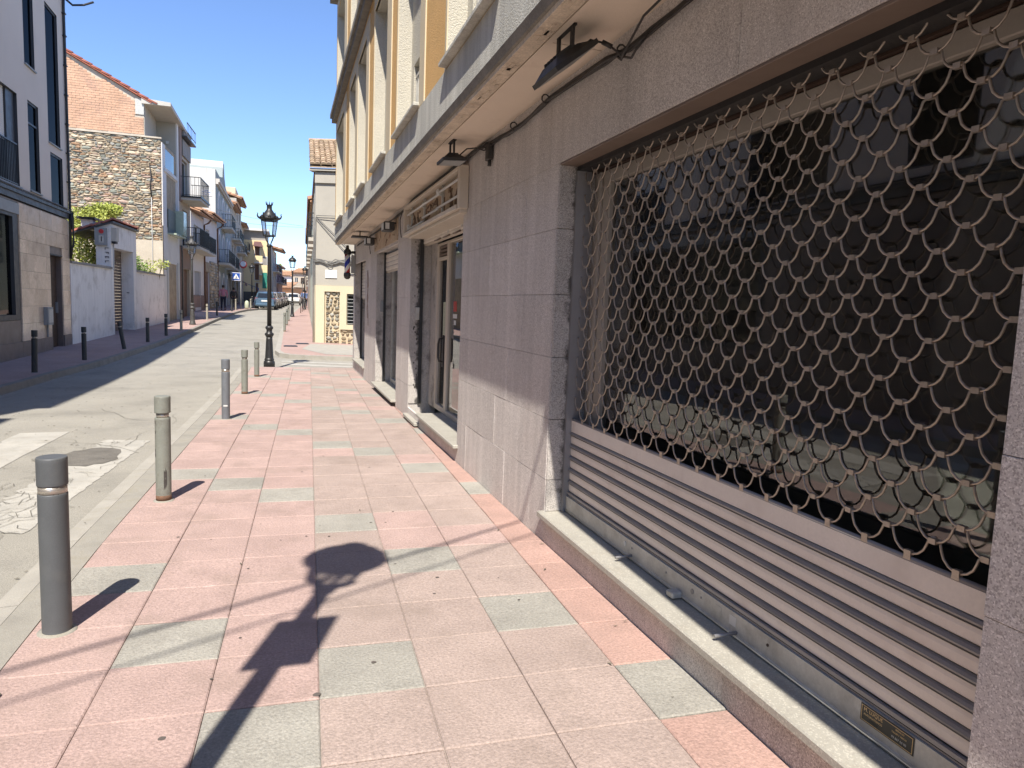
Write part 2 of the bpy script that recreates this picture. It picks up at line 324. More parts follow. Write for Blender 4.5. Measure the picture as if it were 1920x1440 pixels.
    def obj(s, name, mats, parent=None, org=None, label=None, cat=None, group=None, kind=None):
        """link as ONE object; world coordinates in, origin at org (default: the parent's origin)"""
        po = worg(parent) if parent else Vector((0, 0, 0))
        o3 = Vector(org) if org is not None else po
        o = bpy.data.objects.new(name, s.mesh(name, mats, o3)); COL.objects.link(o)
        if parent: o.parent = parent
        o.location = o3-po
        return tag(o, label, cat, group, kind)
def worg(o):
    v = Vector((0, 0, 0))
    while o: v += o.location; o = o.parent
    return v
def tag(o, label=None, cat=None, group=None, kind=None):
    if label: o['label'] = label
    if cat: o['category'] = cat
    if group: o['group'] = group
    if kind: o['kind'] = kind
    return o
def thing(name, label, cat, loc=(0, 0, 0), group=None):
    o = bpy.data.objects.new(name, None); o.empty_display_size = .2; COL.objects.link(o); o.location = loc
    return tag(o, label, cat, group)
def inst(name, mesh, loc, parent=None, rot=None, scale=None, kind=None):
    o = bpy.data.objects.new(name, mesh); COL.objects.link(o)
    if parent: o.parent = parent
    o.location = Vector(loc)-(worg(parent) if parent else Vector((0, 0, 0)))
    if rot: o.rotation_euler = rot
    if scale: o.scale = scale
    return tag(o, kind=kind)
def dup_tree(root, loc, label=None, rotz=None, group=None):
    r = root.copy(); COL.objects.link(r); r.location = loc
    if rotz is not None: r.rotation_euler = (0, 0, rotz)
    if label: r['label'] = label
    if group: r['group'] = group
    for ch in list(root.children):
        c = ch.copy(); COL.objects.link(c); c.parent = r
        for g in list(ch.children):
            d = g.copy(); COL.objects.link(d); d.parent = c
    return r
def setmat(root, old, new):
    for o in [root]+list(root.children_recursive):
        if o.type == 'MESH' and old.name in [m.name for m in o.data.materials if m]:
            o.data = o.data.copy()
            for i, m in enumerate(o.data.materials):
                if m and m.name == old.name: o.data.materials[i] = new
def text(name, body, size, loc, xdir, updir, m, parent, sx=1, depth=.0006, align='CENTER'):
    c = bpy.data.curves.new(name, 'FONT'); c.body = body; c.size = size; c.extrude = depth; c.align_x = align; c.align_y = 'CENTER'
    c.resolution_u = 3; c.space_character = 1.05
    c.materials.append(m); tmp = bpy.data.objects.new(name, c); COL.objects.link(tmp)
    me = bpy.data.meshes.new_from_object(tmp); bpy.data.objects.remove(tmp); bpy.data.curves.remove(c)
    o = bpy.data.objects.new(name, me); COL.objects.link(o)
    x = Vector(xdir).normalized(); u = Vector(updir).normalized(); z = x.cross(u)
    o.parent = parent; mt = Matrix((x*sx, u, z)).transposed().to_4x4(); mt.translation = Vector(loc)-worg(parent)
    o.matrix_local = mt
    return o

class Fr:
    """frame of a facade: s runs along it from A, d is how far a point stands out into the street, z is up"""
    def __init__(f, A, B, street_left):
        a = Vector((*A, 0)); b = Vector((*B, 0)); f.a = a; f.u = (b-a).normalized()
        f.n = Vector((-f.u.y, f.u.x, 0)) if street_left else Vector((f.u.y, -f.u.x, 0)); f.flip = street_left
    def p(f, s, d, z): q = f.a+f.u*s+f.n*d; return (q.x, q.y, z)
    def box(f, mb, s0, s1, d0, d1, z0, z1, mi=0):
        if s0 > s1: s0, s1 = s1, s0
        if d0 > d1: d0, d1 = d1, d0
        if z0 > z1: z0, z1 = z1, z0
        lo = [(s0, d0), (s1, d0), (s1, d1), (s0, d1)]
        if not f.flip: lo = lo[::-1]
        mb.hexa([f.p(s, d, z0) for s, d in lo]+[f.p(s, d, z1) for s, d in lo], mi); return mb
    def wall(f, mb, s0, s1, z0, z1, holes=(), d=0, depth=.25, back=None, mi=0, mir=None, zbot=None):
        """a wall face with rectangular openings (s0,s1,z0,z1) and their reveals"""
        mir = mi if mir is None else mir
        ss = sorted({s0, s1, *[min(max(h[i], s0), s1) for h in holes for i in (0, 1)]}); zs = sorted({z0, z1, *[min(max(h[i], z0), z1) for h in holes for i in (2, 3)]})
        def hole(i, j):
            if i < 0 or j < 0 or i >= len(ss)-1 or j >= len(zs)-1: return None
            a, b = (ss[i]+ss[i+1])/2, (zs[j]+zs[j+1])/2
            for h in holes:
                if h[0] < a < h[1] and h[2] < b < h[3]: return h
            return False
        def q(pts, k):
            mb.face(pts if f.flip else pts[::-1], mi=k)
        for i in range(len(ss)-1):
            for j in range(len(zs)-1):
                h = hole(i, j); a0, a1, b0, b1 = ss[i], ss[i+1], zs[j], zs[j+1]
                if h is False: q([f.p(a1, d, b0), f.p(a0, d, b0), f.p(a0, d, b1), f.p(a1, d, b1)], mi)
                elif h:
                    e = d-(h[4] if len(h) > 4 else depth)
                    if hole(i-1, j) is False: q([f.p(a0, d, b0), f.p(a0, e, b0), f.p(a0, e, b1), f.p(a0, d, b1)], mir)
                    if hole(i+1, j) is False: q([f.p(a1, e, b0), f.p(a1, d, b0), f.p(a1, d, b1), f.p(a1, e, b1)], mir)
                    if hole(i, j-1) is False: q([f.p(a0, d, b0), f.p(a1, d, b0), f.p(a1, e, b0), f.p(a0, e, b0)], mir)
                    if hole(i, j+1) is False: q([f.p(a0, e, b1), f.p(a1, e, b1), f.p(a1, d, b1), f.p(a0, d, b1)], mir)
        if back is not None:   # the body behind the face: sides, top and rear
            lo = [(s0, -back), (s1, -back), (s1, d), (s0, d)]
            P = [f.p(s, e, z0) for s, e in lo]+[f.p(s, e, z1) for s, e in lo]
            for k in ((0, 1, 5, 4), (1, 2, 6, 5), (3, 0, 4, 7), (4, 5, 6, 7)): q([P[x] for x in k], mi)
        return mb
    def win(f, root, s0, s1, z0, z1, d=-.12, fm=None, gm=None, bar=.05, muls=1, rails=0, name='window', dark=True, curtain=None):
        fm = fm or M['dark_alu']; gm = gm or M['winglass']; mb = MB(); t = .05
        for a, b, c, e in ((s0, s0+bar, z0, z1), (s1-bar, s1, z0, z1), (s0+bar, s1-bar, z0, z0+bar), (s0+bar, s1-bar, z1-bar, z1)): f.box(mb, a, b, d-t, d, c, e)
        for k in range(muls): c = s0+(s1-s0)*(k+1)/(muls+1); f.box(mb, c-bar/2, c+bar/2, d-t, d-.002, z0+bar, z1-bar)
        for k in range(rails): c = z0+(z1-z0)*(k+1)/(rails+1) if rails > 1 else z1-(z1-z0)*.24; f.box(mb, s0+bar, s1-bar, d-t, d-.004, c-bar/2, c+bar/2)
        w_ = mb.obj(name, fm, root); g = MB(); f.box(g, s0+bar*.5, s1-bar*.5, d-t*.6, d-t*.5, z0+bar*.5, z1-bar*.5); g.obj('pane', gm, w_)
        k = MB(); f.box(k, s0, s1, d-.16, d-.14, z0, z1); k.obj('pane_backing', curtain or M['signblack'], w_)  # flat sheet behind the pane; its black default stands in for unlit rooms
        return w_
def rail(f, root, s0, s1, d, z0, z1, dep=0, step=.11, m=None, r=.008, name='railing', side0=True, side1=True, solid=False):
    """a balcony railing: top and bottom rails and bars along the front and, for dep>0, along the sides"""
    mb = MB()
    f.box(mb, s0, s1, d-.02, d+.02, z1-.03, z1); f.box(mb, s0, s1, d-.015, d+.015, z0+.04, z0+.065)
    n = max(2, int((s1-s0)/step))
    for i in range(n+1): c = s0+.01+(s1-s0-.02)*i/n; f.box(mb, c-r, c+r, d-r, d+r, z0, z1-.03)
    if dep:
        for a, on in ((s0, side0), (s1, side1)):
            if not on: continue
            f.box(mb, a-.02, a+.02, d-dep, d-.021, z1-.03, z1); f.box(mb, a-.015, a+.015, d-dep, d-.016, z0+.04, z0+.065)
            k = max(1, int(dep/step))
            for i in range(k): c = d-dep+dep*(i+.5)/k; f.box(mb, a-r, a+r, c-r, c+r, z0, z1-.03)
    return mb.obj(name, m or M['black'], root)
def roof_tiles(mb, p0, along, down, n, rows, wd, ln, mi=0, r=random.Random(3)):
    """curved clay tiles as half tubes: n columns along the eave, rows down the slope"""
    a = Vector(along).normalized(); dn = Vector(down).normalized(); up_ = a.cross(dn).normalized()
    if up_.z < 0: up_ = -up_
    for i in range(n):
        for j in range(rows):
            c = Vector(p0)+a*(wd*(i+.5))+dn*(ln*j)+up_*(.012*(r.random()))
            rows_ = []
            for e, lift, rr in ((0, .0, .46), (ln*1.12, .035, .52)):
                rows_.append([c+dn*e+a*(math.cos(t)*wd*rr)+up_*(math.sin(t)*wd*.42+lift) for t in [math.pi*q/5 for q in range(6)]])
            b = len(mb.v); mb.v += [tuple(v) for v in rows_[0]+rows_[1]]
            for k in range(5): mb.f.append((b+k, b+k+1, b+7+k, b+6+k)); mb.sm.append(True); mb.mi.append(mi)
            mb.f.append(tuple(b+6+k for k in range(6))); mb.sm.append(False); mb.mi.append(mi)
    return mb

# =================================================================== GROUND, ROAD, PAVEMENTS
def strip(mb, ys, xl, xr, dz, mi=0):
    for a, b in zip(ys[:-1], ys[1:]):
        mb.face([(xl(a), a, gz(a)+dz), (xr(a), a, gz(a)+dz), (xr(b), b, gz(b)+dz), (xl(b), b, gz(b)+dz)], mi=mi)
YS = [-60, -40, -20, -10, -5, -2]+[x*1.0 for x in range(0, 62)]+[65, 70, 75, 80, 85, 95, 110, 130, 150, 200, 300, 400, 900]
mb = MB(); strip(mb, YS, lambda y: -500, lambda y: 500, -.17); mb.obj('ground', M['earth'], kind='structure')
mb = MB(); strip(mb, [y for y in YS if y <= 300], lambda y: -11, lambda y: 40, -.12); mb.obj('road', M['asphalt'], kind='structure')

XK = ([-60, -20, 2, 3.1, 4.7, 6.2, 9.3, 13.9, 17.5], [-1.3, -1.2, -1.075, -1.067, -1.05, -1.0, -.895, -.78, -.72])
xk = lambda y: interp(y, *XK)
Y_END = 17.55
ysn = [-40, -20, -10, -5, -2]+[x*.5 for x in range(0, 36)]+[Y_END]
pave = MB()
for a, b in zip(ysn[:-1], ysn[1:]):
    za, zb = gz(a)-.010, gz(b)-.010
    pave.hexa([(xk(a), a, za-.2), (1.66, a, za-.2), (1.66, b, zb-.2), (xk(b), b, zb-.2), (xk(a), a, za), (1.66, a, za), (1.66, b, zb), (xk(b), b, zb)])
pave_o = pave.obj('pavement', M['mortar'], org=(0, 5, 0), kind='structure')
# paving tiles: a turned lattice, clipped by the kerb, the house front and the end of the pavement
PT = .405; e2 = Vector((.033, 1, 0)).normalized(); e1 = Vector((e2.y, -e2.x, 0)); TO = Vector((.214, 5.02, 0))
GREY = {0: (-20, -13, -6, -1, 6, 13, 20, 27), 1: (-17, -10, -3, 5, 12, 19, 26), 2: (-19, -12, -5, 3, 10, 17, 24), 3: (-21, -14, -7, 1, 8, 15, 22),
        -1: (-21, -14, -7, 1, 8, 15, 22, 29), -2: (-19, -12, -5, 2, 9, 17, 24), -3: (-17, -10, -3, 3, 11, 18, 25)}
def is_grey(i, j): return j in GREY.get(i, ())
def clip(poly, inside, cut):
    out = []
    for k in range(len(poly)):
        a, b = poly[k], poly[(k+1) % len(poly)]; ia, ib = inside(a), inside(b)
        if ia: out.append(a)
        if ia != ib: out.append(cut(a, b))
    return out
def bis(f):
    def cut(a, b):
        fa = f(a)
        for _ in range(30):
            m = ((a[0]+b[0])/2, (a[1]+b[1])/2)
            if (f(m) > 0) == (fa > 0): a = m
            else: b = m
        return a
    return cut
def tile_poly(i, j):
    lo, hi = (-.6 if i == -3 else 0), (1.3 if i == 3 else 1)
    q = [TO+e1*((i+a)*PT)+e2*((j+b)*PT) for a, b in ((lo, 0), (hi, 0), (hi, 1), (lo, 1))]
    c = sum(q, Vector())/4; P = [(v.x+(c.x-v.x)*.008, v.y+(c.y-v.y)*.008) for v in q]
    for f in (lambda p: p[0]-xk(p[1])-.004, lambda p: 1.622-p[0], lambda p: Y_END-p[1]):
        if P: P = clip(P, lambda p: f(p) > 0, bis(f))
    return P
def tile_into(mb, P, lift, tx, ty):
    n = len(P); cx = sum(p[0] for p in P)/n; cy = sum(p[1] for p in P)/n
    def zz(x, y): return gz(y)+lift+(x-cx)*tx+(y-cy)*ty
    def ins(p, e):
        d = math.hypot(cx-p[0], cy-p[1]); k = min(.3, e/max(d, .01)); return (p[0]+(cx-p[0])*k, p[1]+(cy-p[1])*k)
    b = len(mb.v)
    mb.v += [(p[0], p[1], zz(*p)-.03) for p in P]+[(p[0], p[1], zz(*p)-.004) for p in P]+[(*ins(p, .008), zz(*ins(p, .008))) for p in P]
    for r_ in (0, n):
        for k in range(n): kk = (k+1) % n; mb.f.append((b+r_+k, b+r_+kk, b+r_+n+kk, b+r_+n+k)); mb.sm.append(False); mb.mi.append(0)
    mb.f.append(tuple(b+2*n+k for k in range(n))); mb.sm.append(False); mb.mi.append(0)
cells = []
for j in range(-24, 32):
    for i in range(-3, 4):
        P = tile_poly(i, j)
        if len(P) < 3: continue
        A = abs(sum(P[k][0]*P[(k+1) % len(P)][1]-P[(k+1) % len(P)][0]*P[k][1] for k in range(len(P))))/2
        if A < .002: continue
        cells.append((j, i, P))
rest = {'tile_pink': MB(), 'tile_rose': MB(), 'tile_red': MB(), 'tile_grey': MB()}; cnt = 0
for j, i, P in cells:
    k = 'tile_grey' if is_grey(i, j) else ('tile_red' if i >= 3 else ('tile_rose' if i < 0 or R.random() < .12 else 'tile_pink'))
    big = j >= -9
    if big and cnt < 296:
        t = MB(); tile_into(t, P, R.uniform(-.0015, .0015), R.uniform(-.004, .004), R.uniform(-.004, .004)); cnt += 1
        t.obj('paving_tile', M[k], pave_o)
    else: tile_into(rest[k], P, R.uniform(-.001, .001), 0, 0)
for k, mb in rest.items():
    if mb.v: mb.obj('paving_tile', M[k], pave_o, kind='stuff')
# chewing gum on the tiles
gum = MB()
for q in range(34):
    y = R.uniform(2.1, 9) if q < 24 else R.uniform(2, 5); x = R.uniform(-.7, 1.4); rr = R.uniform(.004, .010)
    if q == 0: x, y, rr = .125, 2.62, .013
    if q == 1: x, y, rr = -.39, 2.47, .012
    b = len(gum.v); nn = 8
    pts = [(x+rr*(1+.15*R.uniform(-1, 1))*math.cos(2*math.pi*t/nn)*1.2, y+rr*(1+.15*R.uniform(-1, 1))*math.sin(2*math.pi*t/nn)) for t in range(nn)]
    gum.face([(a, c, gz(c)+.0032) for a, c in pts])
gum.obj('chewing_gum', M['gum'], kind='stuff', label='flattened chewing gum spots on the pink paving')
# bits of litter and leaves on the tiles near the kerb
lit = MB()
for q in range(60):
    y = R.uniform(2.2, 14); x = R.choice([R.uniform(1.3, 1.6), R.uniform(xk(y), 1.5), xk(y)-.2-R.uniform(0, .3)]); a = R.uniform(0, 6.28); ln = R.uniform(.006, .02)
    z = gz(y)+(.006 if x > xk(y) else .0); 
    if x < xk(y)-.28: z = gz(y)-.112
    dx, dy = math.cos(a)*ln, math.sin(a)*ln
    lit.face([(x-dx, y-dy, z), (x+dy*.3, y-dx*.3, z+.003), (x+dx, y+dy, z+.001), (x-dy*.3, y+dx*.3, z+.004)])
for q in range(320):
    y = R.uniform(4, 26); x = R.uniform(-3.9, xk(min(y, 17))-.35); a = R.uniform(-.6, .6); ln = R.uniform(.006, .022); z = gz(y)-.113; dx, dy = math.cos(a)*ln, math.sin(a)*ln
    lit.face([(x-dx, y-dy, z), (x+dy*.4, y-dx*.4, z+.004), (x+dx, y+dy, z+.001), (x-dy*.4, y+dx*.4, z+.003)])
lit.obj('leaf_litter', M['dust'], kind='stuff')

# kerb on the near side: stones along the road, a darker concrete band behind them
kb = MB()
for a, b in zip(ysn[:-1], ysn[1:]):
    kb.hexa([(xk(a)-.15, a, gz(a)-.2), (xk(a), a, gz(a)-.2), (xk(b), b, gz(b)-.2), (xk(b)-.15, b, gz(b)-.2), (xk(a)-.15, a, gz(a)-.006), (xk(a), a, gz(a)-.003), (xk(b), b, gz(b)-.003), (xk(b)-.15, b, gz(b)-.006)])
kerb_o = kb.obj('kerb', M['gutter'], org=(-1.2, 5, 0), kind='structure')
y = -6.0
while y < Y_END-.2:
    L = min(.98, Y_END-y); t = MB(); b = y+L-.008; c = .012
    def K(yy, dx, dz): return (xk(yy)+dx, yy, gz(yy)+dz)
    prof = [(-.285, -.2), (-.285, -.035), (-.262, -.012), (-.154, -.008), (-.154, -.2)]
    n = len(prof); bb = len(t.v); t.v += [K(y, *p) for p in prof]+[K(b, *p) for p in prof]
    for k in range(n-1): t.f.append((bb+k, bb+k+1, bb+n+k+1, bb+n+k)); t.sm.append(False); t.mi.append(0)
    t.f += [tuple(bb+k for k in range(n)), tuple(bb+n+n-1-k for k in range(n))]; t.sm += [False]*2; t.mi += [0]*2
    t.obj('kerb_stone', M['kerb'], kerb_o); y += L
# dirt line between kerb and asphalt
dl = MB(); yy = -6
while yy < 17:
    nx = yy+.12; wv = .012+R.random()*.03
    dl.face([(xk(yy)-.287-wv, yy, gz(yy)-.116), (xk(yy)-.28, yy, gz(yy)-.116), (xk(nx)-.28, nx, gz(nx)-.116), (xk(nx)-.287-R.random()*.03, nx, gz(nx)-.116)]); yy = nx
dl.obj('gutter_dirt', M['dust'], kind='stuff')

# pavement beyond the side street, wrapping round the corner house
KR = ([20.9, 22.5, 31, 36, 40, 45, 60, 80, 100, 150, 220], [-.1, -.25, -.15, 0, .1, .3, .85, 1.75, 2.6, 4.3, 6.8])
kr = lambda y: interp(y, *KR)
far_poly = [(14, 18.2), (3.5, 20.3), (1.4, 20.75), (.6, 20.95), (.15, 21.2), (-.12, 21.6), (-.25, 22.5)]
mb = MB(); kk = MB()
mb.face([(x, y_, gz(y_)) for x, y_ in far_poly]+[(14, 22.5, gz(22.5))])
ysr = [22.5, 24, 26, 28, 30, 33, 36, 40, 45, 50, 60, 70, 85, 100, 125, 150, 220]
strip(mb, ysr, kr, lambda y: 14 if y < 40 else 20, 0)
edge = far_poly+[(kr(y_), y_) for y_ in ysr[1:]]
for (x0, y0), (x1, y1) in zip(edge[:-1], edge[1:]):
    d = Vector((x1-x0, y1-y0)).normalized(); nx, ny = -d.y*.16, d.x*.16   # towards the road
    nx, ny = (d.y*-.16, d.x*.16)
    sgn = 1
    a0, a1 = (x0+nx*sgn, y0+ny*sgn), (x1+nx*sgn, y1+ny*sgn)
    if False: pass
    kk.face([(x0, y0, gz(y0)+.004), (x1, y1, gz(y1)+.004), (x1-nx, y1-ny, gz(y1)+.004), (x0-nx, y0-ny, gz(y0)+.004)])
    kk.face([(x0, y0, gz(y0)-.15), (x1, y1, gz(y1)-.15), (x1, y1, gz(y1)+.004), (x0, y0, gz(y0)+.004)])
mb.obj('pavement', M['far_pink'], kind='structure'); kk.obj('kerb', M['kerb'], kind='structure')
# concrete apron in front of the corner house
mb = MB(); mb.face([(.9, 25.3, gz(25.3)+.005), (.55, 23.2, gz(23.2)+.005), (1.2, 21.4, gz(21.4)+.005), (5.8, 20.3, gz(20.3)+.005), (6.0, 24.4, gz(24.4)+.005)])
mb.obj('pavement', M['kerb'], kind='structure')

# pavement on the left side
KL = ([-60, 8, 13, 15.8, 18.3, 24.8, 31, 40, 52, 57, 60, 61.2, 61.25, 95, 96, 150, 220], [-5, -4.45, -4.34, -4.3, -4.12, -3.78, -3.5, -3.27, -2.9, -2.55, -2.05, -1.95, -2.75, -2.3, -1.6, 1.2, 4])
kl = lambda y: interp(y, *KL)
ysl = [-40, -20, -5, 0, 4, 8, 11, 13, 14.5, 15.8, 17, 18.3, 20, 22, 24.8, 28, 31, 34, 37, 40, 44, 48, 52, 55, 57, 58.5, 60, 61.2, 61.25, 70, 80, 95, 96, 120, 150, 220]
mb = MB(); kk = MB()
for a, b in zip(ysl[:-1], ysl[1:]):
    mb.face([(-10, a, gz(a)), (kl(a)-.16, a, gz(a)), (kl(b)-.16, b, gz(b)), (-10, b, gz(b))])
left_pave = mb.obj('pavement', M['far_pink'], kind='structure')
for a, b in zip(ysl[:-1], ysl[1:]):
    kk.face([(kl(a)-.16, a, gz(a)+.003), (kl(a)-.02, a, gz(a)+.003), (kl(b)-.02, b, gz(b)+.003), (kl(b)-.16, b, gz(b)+.003)])
    kk.face([(kl(a)-.02, a, gz(a)+.003), (kl(a), a, gz(a)-.13), (kl(b), b, gz(b)-.13), (kl(b)-.02, b, gz(b)+.003)])
kk.obj('kerb', M['kerb_dark'], kind='structure')
# road markings
def rz(y): return gz(y)-.116
mk = MB()
for q in range(40):     # edge line of the left lane
    a, b = 8+q*1.25, 9.25+q*1.25
    if b < 57: mk.face([(kl(a)+.14, a, rz(a)), (kl(a)+.22, a, rz(a)), (kl(b)+.22, b, rz(b)), (kl(b)+.14, b, rz(b))])
mk.obj('edge_line', M['gutter'], kind='structure')
def stripe(pts, m, n=14, wob=.03, nm='zebra_stripe'):
    """worn stripe: quad pts a,b (near end left,right) c,d (far end right,left), ragged sides"""
    a, b, c, d = [Vector((*p, 0)) for p in pts]; mb = MB(); L = []; Q = []
    for k in range(n+1):
        t = k/n; l_ = a.lerp(d, t); r_ = b.lerp(c, t); L.append(l_+Vector((R.uniform(-wob, wob), 0, 0))); Q.append(r_+Vector((R.uniform(-wob, wob)*.4, 0, 0)))
    for k in range(n): mb.face([(v.x, v.y, rz(v.y)) for v in (L[k], Q[k], Q[k+1], L[k+1])])
    return mb.obj(nm, m, kind='structure')
stripe([(-2.13, 5.5), (-1.66, 5.35), (-1.45, 8.75), (-1.92, 8.85)], M['paint_worn'], n=60, wob=.03)
stripe([(-3.0, 5.6), (-2.55, 5.6), (-2.43, 9.45), (-2.93, 9.4)], M['paint'])
stripe([(-3.9, 5.8), (-3.45, 5.8), (-3.36, 9.6), (-3.82, 9.6)], M['paint'])
for y0, wd in ((18.35, .36), (19.25, .36), (20.05, .3)):
    stripe([(-.05, y0+.2+wd), (-.05, y0+.2), (7, y0-2.0), (7, y0-2.0+wd)], M['paint'], n=8, wob=.01)
# asphalt repair and cracks in the worn zebra
pt = MB(); pts = [(-1.86+.26*(1+R.uniform(-.12, .12))*math.cos(a)*1.05, 7.88+.46*(1+R.uniform(-.12, .12))*math.sin(a)) for a in [q*.2618 for q in range(24)]]
pt.face([(x, y_, rz(y_)+.004) for x, y_ in pts]); pt.obj('asphalt_patch', M['patch'], kind='structure')
cr = MB()
for q in range(80):
    x = R.uniform(-2.35, -1.6); y_ = R.uniform(5.3, 8.6); a = R.uniform(0, 6.28)
    for s_ in range(R.randint(2, 4)):
        ln = R.uniform(.05, .13); x2, y2 = x+math.cos(a)*ln, y_+math.sin(a)*ln*1.4; wv = R.uniform(.0012, .003); nx, ny = -math.sin(a)*wv, math.cos(a)*wv
        if -2.5 < x2 < -1.5 and not (-2.1 < x2 < -1.6 and 7.45 < y2 < 8.3): cr.face([(x-nx, y_-ny, rz(y_)+.006), (x+nx, y_+ny, rz(y_)+.006), (x2+nx, y2+ny, rz(y2)+.006), (x2-nx, y2-ny, rz(y2)+.006)])
        x, y_ = x2, y2; a += R.choice([-1, 1])*R.uniform(.5, 1.3)
for q in range(14):      # long hairline cracks in the carriageway
    x = R.uniform(-3.6, -1.6); y_ = R.uniform(8, 40); a = R.uniform(-.4, .4)+R.choice([0, 1.57])
    for s_ in range(14):
        ln = R.uniform(.12, .3); x2, y2 = x+math.sin(a)*ln, y_+math.cos(a)*ln; wv = .0022
        if -3.9 < x2 < xk(min(y2, 17))-.35: cr.face([(x-wv, y_-wv, rz(y_)+.003), (x+wv, y_+wv, rz(y_)+.003), (x2+wv, y2+wv, rz(y2)+.003), (x2-wv, y2-wv, rz(y2)+.003)])
        x, y_ = x2, y2; a += R.uniform(-.5, .5)
cr.obj('tar_crack', M['crack'], kind='stuff')
# drain covers in the far pavement
for (x, y_, lbl) in ((.22, 24.3, 'dark iron drain cover in the corner pavement, nearer the kerb'), (.62, 25.4, 'dark iron drain cover in the corner pavement, nearer the corner house')):
    t = thing('drain_cover', lbl, 'drain cover', (x, y_, gz(y_)), 'drain covers in the corner pavement')
    b = MB(); b.box(x-.22, x+.22, y_-.3, y_+.3, gz(y_)-.02, gz(y_)+.008); b.obj('frame', M['lampgrey'], t)
    for k in range(5): b = MB(); b.box(x-.19, x+.19, y_-.26+k*.11, y_-.19+k*.11, gz(y_)+.0081, gz(y_)+.014); b.obj('bar', M['black'], t)

# =================================================================== THE BUILDING ON THE RIGHT
D, U, YE = 1.625, 1.17, 17.6
FD = Fr((D, 0), (D, 1), True); FU = Fr((U, 0), (U, 1), True)
bld = thing('apartment_building', 'ochre and cream apartment building with grey granite ground floor and overhanging upper storeys', 'building', (1.7, 6, 0))
OP = [(1.19, 4.16, .13, 2.41, .4), (6.6, 9.5, -.03, 2.42, .36), (10.6, 13.15, -.02, 2.44, .36), (15.0, 17.25, .10, 2.47, .36)]
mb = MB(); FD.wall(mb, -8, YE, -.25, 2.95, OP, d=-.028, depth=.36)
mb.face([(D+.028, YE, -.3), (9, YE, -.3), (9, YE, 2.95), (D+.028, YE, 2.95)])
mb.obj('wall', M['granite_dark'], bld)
# granite slabs of the cladding
ZR = [-.16, .40, .80, 1.20, 1.60, 2.01, 2.41]
def panel(y0, y1, z0, z1, name='stone_panel'):
    c = MB(); o = R.uniform(-.0012, .0012); c.cbox(D+o, D+.027, y0+.001, y1-.001, z0+.001, z1-.001, .0012); c.obj(name, M['granite'], bld)
for (a, b), step, off in (((-4.5, 1.19), .95, .25), ((4.16, 6.6), .60, .3), ((9.5, 10.6), 1.2, 0), ((13.15, 15.0), .93, .4), ((17.25, YE), 1, 0)):
    for r_ in range(6):
        cuts = [a]; x = a+(step if r_ % 2 else max(.29, step-off))
        while x < b-.2: cuts.append(x); x += step
        cuts.append(b)
        for c0, c1 in zip(cuts[:-1], cuts[1:]): panel(c0, c1, ZR[r_], ZR[r_+1])
y = -4.5
while y < YE-.1:
    L = .98 if y+1.5 < YE else YE-y; panel(y, y+L, 2.41 if y > -4 else 2.41, 2.90); y += L
# slabs below the sills, low plinth course
for a, b, zt in ((1.19, 4.16, .15), (6.6, 9.5, .10), (15.0, 17.25, .12)):
    y = a
    while y < b-.05: L = min(.99, b-y); panel(y, y+L, -.16, zt); y += L
# slabs on the far reveals (the faces that look back at the camera)
for yy, zb in ((4.16, .19), (9.5, .15), (13.15, .05), (17.25, .16)):
    zs = [zb]+[z for z in (.4, .8, 1.2, 1.6, 2.01) if z > zb+.1]+[2.41]
    for z0, z1 in zip(zs[:-1], zs[1:]):
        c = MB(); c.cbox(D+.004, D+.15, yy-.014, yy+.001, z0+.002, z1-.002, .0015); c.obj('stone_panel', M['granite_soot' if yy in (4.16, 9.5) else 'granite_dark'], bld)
# soot stains on the reveals, thin crusts on the stone
st = MB()
for yy, x0, zs, k in ((9.485, D+.10, (.35, 2.35), 40),):
    for q in range(k):
        z = R.uniform(*zs); x = x0+R.gauss(0, .022); rr = R.uniform(.004, .011); 
        if not D+.02 < x < D+.145: continue
        st.face([(x+rr*(.7+.5*R.random())*math.cos(t*.785), yy-.0012, z+rr*(1.2+.8*R.random())*math.sin(t*.785)) for t in range(8)])
st.obj('soot_stain', M['sootstain'], bld, kind='stuff')
# door and window sills of marble
for a, b, z0, z1, x0, x1 in ((1.17, 4.19, .152, .19, 1.583, 1.99), (6.55, 8.62, .115, .15, 1.575, 1.96), (10.58, 13.15, .01, .05, 1.55, 1.95), (14.97, 17.25, .12, .16, 1.58, 1.95)):
    c = MB(); c.cbox(x0, x1, a, b, z0, z1, .006); c.obj('door_sill', M['marble'], bld)
c = MB(); c.cbox(1.56, 1.9, 8.62, 9.5, -.02, .02, .005); c.obj('door_sill', M['marble'], bld)

# ---- soffit, its edge, grey band, chamfered slab edge
for k in range(9):
    y0, y1 = -8+k*2.9, min(YE, -8+(k+1)*2.9); sf = MB(); sf.box(U+.16, D+.02, y0+.003, y1-.003, 2.895+R.uniform(-.0015, .0015), 2.95); sf.obj('soffit_panel', M['soffit'], bld)
se = MB(); se.box(U+.012, U+.105, -8, YE, 2.872, 2.95)
for q in range(150):      # lumps of rough mortar under the edge
    y0 = R.uniform(-2, YE-.2); L = R.uniform(.03, .16); x0 = R.uniform(U+.02, U+.07); se.cbox(x0, x0+R.uniform(.01, .03), y0, y0+L, 2.868, 2.8725, .001)
se.obj('soffit_edge', M['soffit_edge'], bld)
se = MB(); se.box(U+.125, U+.158, -8, YE, 2.884, 2.95); se.obj('soffit_edge', M['soffit'], bld)
ch = MB()
for y0 in range(-8, 17):
    y1 = min(YE, y0+1)
    ch.hexa([(U-.002, y0, 2.905), (U+.06, y0, 2.872), (U+.06, y1, 2.872), (U-.002, y1, 2.905), (U-.018, y0, 2.955), (U+.06, y0, 2.955), (U+.06, y1, 2.955), (U-.018, y1, 2.955)])
ch.obj('slab_edge', M['edge'], bld)
